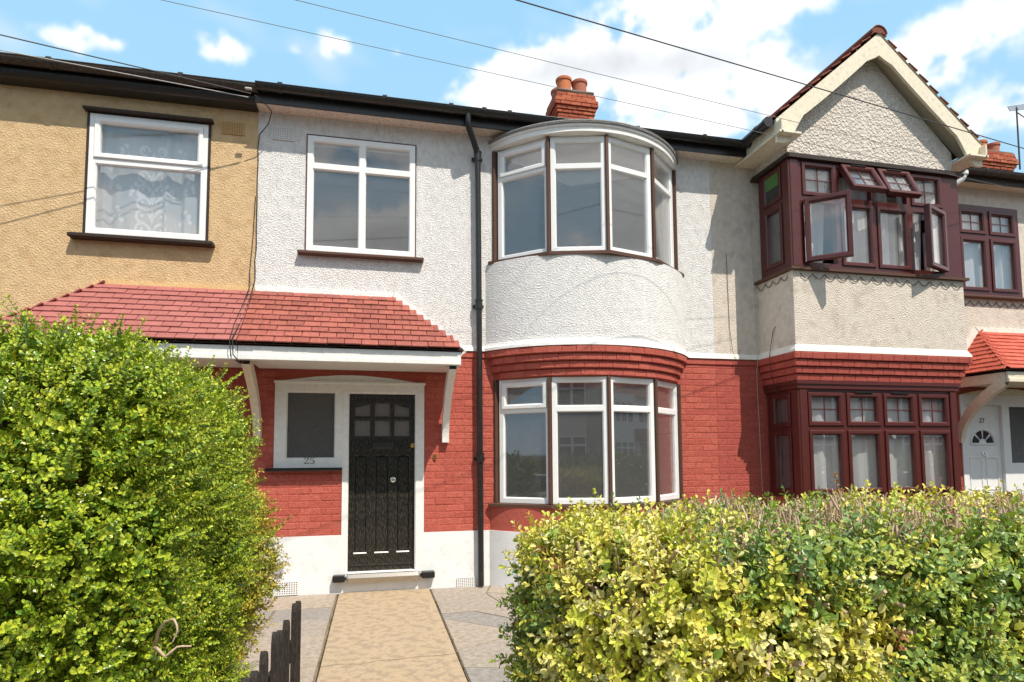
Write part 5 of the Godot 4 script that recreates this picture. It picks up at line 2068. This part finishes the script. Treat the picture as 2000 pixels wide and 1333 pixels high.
func build_gate() -> void:
	# the open gate, swung back along the path
	var g := thing("garden_gate", "dark weathered wooden picket gate swung open beside the path", "gate", Vector3(-0.34, 0.0, 4.6))
	var n := 9
	for k in n:
		var z := -0.50 + k * 0.142
		var top := 0.85 + 0.02 * sin(k * 1.9)
		var b := MB.new()
		var w := 0.050
		var d := 0.022
		# a picket with a rounded head
		var o := [Vector3(-d / 2, 0.06, -w / 2), Vector3(-d / 2, 0.06, w / 2), Vector3(-d / 2, top - 0.035, w / 2), Vector3(-d / 2, top - 0.008, w * 0.28), Vector3(-d / 2, top, 0.0), Vector3(-d / 2, top - 0.008, -w * 0.28), Vector3(-d / 2, top - 0.035, -w / 2)]
		o.reverse()
		b.prism(o, Vector3.ZERO, Vector3(d, 0, 0), 0.004)
		put(g, "picket", b, M.gate_wood, Transform3D(Basis(Vector3.RIGHT, rng.randf_range(-0.012, 0.012)).rotated(Vector3.UP, rng.randf_range(-0.05, 0.05)), Vector3(0.006 * sin(k * 2.0) - 0.0045 * (k - 4), 0, z)))
	for y in [0.22, 0.64]:
		var b := MB.new()
		b.box_at(Transform3D(Basis(Vector3.UP, -0.03), Vector3(-0.032, y, 0.07)), Vector3(0.035, 0.07, 1.2), 0.006)
		put(g, "rail", b, M.gate_wood)
	var b := MB.new()
	b.tube([Vector3(-0.03, 0.25, 0.62), Vector3(-0.03, 0.62, -0.46)], 0.022, 0.022, 4)
	put(g, "brace", b, M.gate_wood)


# ------------------------------------------------------------------ hedges

func leaf_into(b: MB, base: Vector3, dir: Vector3, face: Vector3, length: float, width: float, fold: float, rounded := false) -> void:
	# one leaf blade, creased along its midrib; dir: base to tip, face: its upper side
	var side := dir.cross(face).normalized()
	var up := side.cross(dir).normalized()
	var m1 := base + dir * length * 0.34
	var m2 := base + dir * length * 0.74 - up * length * 0.05
	var tip := base + dir * length * 0.97 - up * length * 0.12
	var l1 := m1 + side * width * 0.47 + up * fold * width
	var r1 := m1 - side * width * 0.47 + up * fold * width
	var l2 := m2 + side * width * (0.42 if rounded else 0.34) + up * fold * width * 0.8
	var r2 := m2 - side * width * (0.42 if rounded else 0.34) + up * fold * width * 0.8
	b.tri(base, m1, l1)
	b.tri(base, r1, m1)
	b.quad(m1, m2, l2, l1)
	b.quad(r1, r2, m2, m1)
	b.tri(m2, tip, l2)
	b.tri(r2, tip, m2)


func sprig(sd: int, length: float, pairs: int, leaf_len: float, leaf_w: float, flat: float, rounded: bool, tip_tint: Color, stem_tint: Color, lo := 0.75, mature := Color.WHITE) -> ArrayMesh:
	# a shoot along +y with leaves in opposite pairs; younger leaves at the tip are smaller and brighter
	var r := RandomNumberGenerator.new()
	r.seed = sd
	var b := MB.new()
	b.colored = true
	var bend := Vector3(r.randf_range(-0.12, 0.12), 0, r.randf_range(-0.12, 0.12))
	var pts := []
	for i in 4:
		var f := i / 3.0
		pts.append(Vector3(0, length * f, 0) + bend * length * f * f)
	b.col = stem_tint
	b.tube(pts, 0.0016 if leaf_len < 0.03 else 0.0024, 0.0008, 3, false)
	for k in pairs:
		var f := (k + 0.6) / pairs
		var o := Vector3(0, length * f, 0) + bend * length * f * f
		var turn := 0.0 if flat > 0.5 else (PI / 2 * (k % 2))
		turn += r.randf_range(-0.35, 0.35)
		for s in 2:
			var a := turn + PI * s
			var outw := Vector3(cos(a), 0, sin(a))
			var dir := (outw * r.randf_range(0.75, 1.1) + Vector3.UP * r.randf_range(0.35, 0.9)).normalized()
			var face := (Vector3.UP * 1.0 - outw * 0.55 + Vector3(r.randf_range(-0.3, 0.3), 0, r.randf_range(-0.3, 0.3))).normalized()
			var grow := (1.0 - 0.45 * pow(f, 3.0)) * r.randf_range(0.8, 1.12)
			var tone := r.randf_range(lo, 1.0)
			# young lime leaves and older green ones stand mixed on every shoot
			b.col = (tip_tint if r.randf() < 0.5 else mature) * tone
			leaf_into(b, o + outw * 0.002, dir, face, leaf_len * grow, leaf_w * grow, r.randf_range(0.06, 0.2), rounded)
	for s in 2:
		b.col = tip_tint
		var a := r.randf() * TAU
		leaf_into(b, pts[3], (Vector3(cos(a), 0, sin(a)) * 0.4 + Vector3.UP).normalized(), Vector3(-cos(a), 0.4, -sin(a)).normalized(), leaf_len * 0.6, leaf_w * 0.55, 0.15, rounded)
	return b.done()


func scatter(parent: Node, called: String, mesh: Mesh, mat: Material, where: Array, tint: Array) -> void:
	var mm := MultiMesh.new()
	mm.transform_format = MultiMesh.TRANSFORM_3D
	mm.use_colors = true
	mm.mesh = mesh
	mm.instance_count = where.size()
	for i in where.size():
		mm.set_instance_transform(i, where[i])
		mm.set_instance_color(i, tint[i])
	var o := MultiMeshInstance3D.new()
	o.name = called
	o.multimesh = mm
	o.material_override = mat
	o.set_meta("kind", "stuff")
	parent.add_child(o, true)


var lump := FastNoiseLite.new()
var patch := FastNoiseLite.new()


func box_field(p: Vector3, c: Vector3, hs: Vector3, r_plan: float, r_top: float) -> float:
	# distance to an upright block, rounded in plan and along its upper edges
	var qx := absf(p.x - c.x) - hs.x + r_plan
	var qz := absf(p.z - c.z) - hs.z + r_plan
	var d2 := Vector2(maxf(qx, 0), maxf(qz, 0)).length() + minf(maxf(qx, qz), 0.0) - r_plan
	var dy := p.y - (c.y + hs.y)
	var e := Vector2(d2 + r_top, dy + r_top)
	return Vector2(maxf(e.x, 0), maxf(e.y, 0)).length() + minf(maxf(e.x, e.y), 0.0) - r_top


func west_field(p: Vector3) -> float:
	var lean := 0.02 * smoothstep(0.3, 1.3, p.y) - 0.05 * smoothstep(1.5, 2.0, p.y)
	var d := box_field(p - Vector3(lean, 0, 0), Vector3(-1.975, 0.90, 4.45), Vector3(1.33, 0.93, 0.70), 0.28, 0.24)
	return d + 0.09 * lump.get_noise_3dv(p * 2.2) + 0.04 * lump.get_noise_3dv(p * 6.0)


func east_field(p: Vector3) -> float:
	var top := 1.10 + 0.07 * smoothstep(0.6, 1.8, p.x)
	var d := box_field(p, Vector3(3.17, top / 2, 4.62), Vector3(2.50, top / 2, 0.66), 0.50, 0.12)
	return d + 0.07 * lump.get_noise_3dv(p * 2.0 + Vector3(7, 0, 0)) + 0.035 * lump.get_noise_3dv(p * 6.0)


func gold_field(p: Vector3) -> float:
	var d := (p - Vector3(-0.97, 0.86, 3.1)) / Vector3(0.36, 0.60, 0.42)
	return (d.length() - 1.0) * 0.36 + 0.06 * lump.get_noise_3dv(p * 4.0)


func slope_of(f: Callable, p: Vector3) -> Vector3:
	var e := 0.02
	return Vector3(f.call(p + Vector3(e, 0, 0)) - f.call(p - Vector3(e, 0, 0)), f.call(p + Vector3(0, e, 0)) - f.call(p - Vector3(0, e, 0)), f.call(p + Vector3(0, 0, e)) - f.call(p - Vector3(0, 0, e))).normalized()


func shoot_at(p: Vector3, n: Vector3, spread: float, size: float, lift: float) -> Transform3D:
	var d := (n + Vector3.UP * lift + Vector3(rng.randfn(), rng.randfn(), rng.randfn()) * spread).normalized()
	var s := d.cross(Vector3(rng.randfn(), rng.randfn(), rng.randfn())).normalized()
	return Transform3D(Basis(s, d, s.cross(d)).scaled(Vector3.ONE * size), p)


func build_hedges() -> void:
	lump.seed = 4
	lump.frequency = 1.0
	lump.fractal_octaves = 2
	patch.seed = 12
	patch.frequency = 1.0
	patch.fractal_octaves = 2
	hedge_west()
	hedge_east()
	hedge_gold()


func fill(f: Callable, lo: Vector3, hi: Vector3, tries: int, deep: float) -> Array:
	# random places in the hedge's outer shell: [point, outward, depth]
	var out := []
	for k in tries:
		var p := Vector3(rng.randf_range(lo.x, hi.x), rng.randf_range(lo.y, hi.y), rng.randf_range(lo.z, hi.z))
		var d: float = f.call(p)
		if d < 0.0 and d > -deep:
			out.append([p, slope_of(f, p), d])
	return out


func hedge_west() -> void:
	var h := thing("hedge", "tall dense hedge of tiny glossy green leaves beside the open gate", "hedge", Vector3.ZERO, "front garden hedges")
	var kinds := []
	for k in 5:
		kinds.append(sprig(100 + k, [0.065, 0.08, 0.055, 0.13, 0.07][k], [6, 7, 5, 12, 6][k], 0.0195, 0.0130, 0.0 if k != 3 else 1.0, true, Color.WHITE, Color(0.6, 0.4, 0.5), 0.8, Color(0.46, 0.58, 0.55)))
	var where := [[], [], [], [], []]
	var tint := [[], [], [], [], []]
	var green := [Color(0.42, 0.53, 0.035), Color(0.50, 0.60, 0.045), Color(0.34, 0.45, 0.03), Color(0.54, 0.60, 0.05)]
	for q in fill(west_field, Vector3(-2.3, 0.0, 3.7), Vector3(-0.25, 2.1, 5.35), 250000, 0.16):
		var p: Vector3 = q[0]
		if p.x < -1.9 and p.z < 4.6:
			continue
		var v := rng.randi() % 5
		var outer: bool = q[2] > -0.07
		var c: Color = green[rng.randi() % 4]
		where[v].append(shoot_at(p, q[1], 0.55, rng.randf_range(0.8, 1.15), 0.45))
		tint[v].append(c)
		# long new shoots stand off the clipped face
		if outer and rng.randf() < 0.014:
			where[3].append(shoot_at(p + q[1] * 0.04, q[1], 0.35, rng.randf_range(0.9, 1.15), 0.75))
			tint[3].append(Color(0.56, 0.62, 0.05))
	for v in 5:
		scatter(h, "foliage", kinds[v], M.leaf_small, where[v], tint[v])
	# leaves at the face that can be picked out one by one
	single_leaves(h, west_field, Vector3(-1.2, 0.5, 4.9), Vector3(-0.25, 1.9, 5.4), 0.024, 0.013, true, M.leaf_small, [Color(0.14, 0.28, 0.02), Color(0.20, 0.32, 0.03), Color(0.09, 0.20, 0.02)])
	for k in 26:
		var x := rng.randf_range(-1.9, -0.95)
		var z := rng.randf_range(4.1, 5.0)
		var pts := [Vector3(x, 0, z)]
		for i in 5:
			pts.append(pts[-1] + Vector3(rng.randf_range(-0.09, 0.09), rng.randf_range(0.20, 0.29), rng.randf_range(-0.08, 0.06)))
		var b := MB.new()
		b.tube(pts, 0.012, 0.003, 6)
		put(h, "branch", b, M.branch_bark)
	# the bare crooked branches that show in a hole low in the face
	for q in [[Vector3(-0.62, 0.92, 5.0), Vector3(-0.585, 1.0, 5.08), Vector3(-0.545, 1.045, 5.16), Vector3(-0.515, 1.06, 5.19), Vector3(-0.50, 1.035, 5.20), Vector3(-0.515, 1.0, 5.19)], [Vector3(-0.60, 0.95, 5.06), Vector3(-0.565, 0.975, 5.15), Vector3(-0.53, 0.965, 5.20), Vector3(-0.50, 0.99, 5.20), Vector3(-0.47, 0.985, 5.19)]]:
		var b := MB.new()
		var bend := Curve3D.new()
		for i in q.size():
			var dir: Vector3 = (q[mini(i + 1, q.size() - 1)] - q[maxi(i - 1, 0)]) * 0.17
			bend.add_point(q[i], -dir, dir)
		var way := []
		for i in 21:
			way.append(bend.sample_baked(bend.get_baked_length() * i / 20.0))
		b.tube(way, 0.0055, 0.0022, 8)
		put(h, "branch", b, M.twig_bark)


func single_leaves(h: Node, f: Callable, lo: Vector3, hi: Vector3, ln: float, wd: float, rounded: bool, mat: Material, tints: Array) -> void:
	# 300 separate leaves on the face towards the pavement
	var shapes := []
	for k in 9:
		var b := MB.new()
		b.colored = true
		b.col = tints[k % tints.size()]
		var s := rng.randf_range(0.8, 1.15)
		leaf_into(b, Vector3.ZERO, Vector3.UP, Vector3(0, 0.1, 1).normalized(), ln * s, wd * s, rng.randf_range(0.08, 0.2), rounded)
		shapes.append(b.done())
	var made := 0
	var tries := 0
	while made < 300 and tries < 60000:
		tries += 1
		var p := Vector3(rng.randf_range(lo.x, hi.x), rng.randf_range(lo.y, hi.y), rng.randf_range(lo.z, hi.z))
		var d: float = f.call(p)
		if d < 0.0 or d > 0.05:
			continue
		var n := slope_of(f, p)
		if n.z < 0.3 and n.y < 0.6:
			continue
		var dir := (n * 0.5 + Vector3(rng.randfn(), 0.5 + rng.randfn() * 0.5, rng.randfn() * 0.5)).normalized()
		var face := (n + Vector3.UP * 0.6 + Vector3(rng.randfn(), rng.randfn(), rng.randfn()) * 0.25).normalized()
		var s := dir.cross(face).normalized()
		var fz := s.cross(dir).normalized()
		put(h, "leaf", shapes[rng.randi() % 9], mat, Transform3D(Basis(s, dir, fz), p))
		made += 1


func hedge_east() -> void:
	var h := thing("hedge", "low clipped privet hedge of golden and green leaves beside the path", "hedge", Vector3.ZERO, "front garden hedges")
	var kinds := []
	for k in 5:
		kinds.append(sprig(200 + k, [0.11, 0.14, 0.09, 0.16, 0.12][k], [5, 6, 4, 7, 5][k], 0.039, 0.0215, 0.0, true, Color.WHITE, Color(0.5, 0.35, 0.25), 0.85, Color(0.9, 0.92, 0.95)))
	var where := [[], [], [], [], []]
	var tint := [[], [], [], [], []]
	var tw := []
	var twt := []
	for q in fill(east_field, Vector3(0.4, 0.0, 3.8), Vector3(4.4, 1.35, 5.45), 135000, 0.17):
		var p: Vector3 = q[0]
		if p.x > 2.6 and p.z > 4.4 and p.x > 2.6 + (5.4 - p.z) * 1.7:
			continue
		if p.y < 0.35 and p.z < 4.9 and p.x > 1.2:
			continue
		var outer: bool = q[2] > -0.08
		# how golden: the end by the path and drifts further along; green where it has reverted
		var g := 0.40 + 0.75 * patch.get_noise_3dv(p * 1.7 + Vector3(0, 3, 0))
		g += 0.62 * smoothstep(1.55, 0.95, p.x + absf(p.y - 0.8) * 0.25)
		g += 0.25 * smoothstep(2.0, 2.8, p.x)
		if p.x < 0.85 and p.z < 4.75 and p.y < 0.95:
			g -= 0.75
		var topside: bool = q[1].y > 0.75
		# the clipped top is thin, mostly bare twig ends
		if topside and p.x > 1.1 and rng.randf() < 0.86 and p.z < 5.12:
			continue
		var v := rng.randi() % 5
		var c: Color
		if g + rng.randf_range(-0.22, 0.22) > 0.55:
			c = [Color(0.84, 0.73, 0.17), Color(0.85, 0.77, 0.30), Color(0.79, 0.71, 0.11), Color(0.62, 0.63, 0.07)][rng.randi() % 4]
		else:
			c = [Color(0.27, 0.38, 0.08), Color(0.38, 0.48, 0.08), Color(0.22, 0.33, 0.09), Color(0.54, 0.57, 0.09)][rng.randi() % 4]
		if rng.randf() < 0.012:
			c = Color(0.34, 0.14, 0.045)
		var m := rng.randf_range(0.82, 1.1)
		where[v].append(shoot_at(p, q[1], 0.5, rng.randf_range(0.75, 1.15), 0.4))
		tint[v].append(Color(c.r * m, c.g * m, c.b * m))
	for v in 5:
		scatter(h, "foliage", kinds[v], M.leaf_privet, where[v], tint[v])
	single_leaves(h, east_field, Vector3(0.55, 0.5, 4.3), Vector3(2.3, 1.3, 5.5), 0.044, 0.024, true, M.leaf_privet, [Color(0.64, 0.55, 0.18), Color(0.50, 0.47, 0.07), Color(0.26, 0.38, 0.05)])
	# clipped twig ends bristling from the top
	var b := MB.new()
	b.colored = true
	b.col = Color(1, 1, 1)
	b.tube([Vector3(0, -0.10, 0), Vector3(0.004, -0.02, 0.003), Vector3(-0.002, 0.06, 0.002)], 0.0046, 0.0030, 5)
	var twig := b.done()
	for k in 9000:
		var p := Vector3(rng.randf_range(0.75, 4.4), 1.0, rng.randf_range(4.0, 5.15))
		if p.x < 1.3 and rng.randf() < 0.8:
			continue
		p.y = 1.25
		for i in 24:
			if east_field(p) < -0.02:
				break
			p.y -= 0.012
		tw.append(shoot_at(p + Vector3(0, rng.randf_range(-0.03, 0.055), 0), Vector3.UP, 0.55, rng.randf_range(0.5, 1.25), 0.2))
		var m := rng.randf_range(0.75, 1.25)
		twt.append(Color(m, m, m))
	for k in 2600:
		# and bare wood inside the face
		var p := Vector3(rng.randf_range(0.7, 3.4), rng.randf_range(0.3, 1.15), rng.randf_range(4.6, 5.3))
		var d := east_field(p)
		if d < -0.02 and d > -0.25:
			tw.append(shoot_at(p, slope_of(east_field, p), 0.6, rng.randf_range(1.0, 2.4), 0.3))
			twt.append(Color(0.8, 0.75, 0.7))
	scatter(h, "twigs", twig, M.twig_bark, tw, twt)
	for k in 30:
		var x := 0.95 + k * 0.11 + rng.randf_range(-0.05, 0.05)
		var z := rng.randf_range(4.3, 4.95)
		var pts := [Vector3(x, 0, z)]
		for i in 4:
			pts.append(pts[-1] + Vector3(rng.randf_range(-0.12, 0.12), rng.randf_range(0.22, 0.27), rng.randf_range(-0.06, 0.10)))
		b = MB.new()
		b.tube(pts, 0.010, 0.004, 6)
		put(h, "branch", b, M.branch_bark)


func hedge_gold() -> void:
	var h := thing("golden_shrub", "yellow leaved shrub behind the tall green hedge by the house", "shrub", Vector3.ZERO)
	var kinds := []
	for k in 2:
		kinds.append(sprig(300 + k, [0.11, 0.14][k], [6, 7][k], 0.030, 0.016, 0.0, true, Color.WHITE, Color(0.5, 0.35, 0.25), 0.75))
	var where := [[], []]
	var tint := [[], []]
	for q in fill(gold_field, Vector3(-1.5, 0.1, 2.5), Vector3(-0.5, 1.6, 3.6), 12000, 0.2):
		var v := rng.randi() % 2
		where[v].append(shoot_at(q[0], q[1], 0.5, rng.randf_range(0.8, 1.15), 0.4))
		tint[v].append([Color(0.62, 0.50, 0.06), Color(0.50, 0.45, 0.05), Color(0.30, 0.36, 0.04)][rng.randi() % 3])
	for v in 2:
		scatter(h, "foliage", kinds[v], M.leaf_privet, where[v], tint[v])
	for k in 5:
		var pts := [Vector3(-1.02, 0, 3.05)]
		for i in 4:
			pts.append(pts[-1] + Vector3(rng.randf_range(-0.1, 0.1), 0.27, rng.randf_range(-0.1, 0.1)))
		var b := MB.new()
		b.tube(pts, 0.014, 0.005, 6)
		put(h, "stem", b, M.branch_bark)
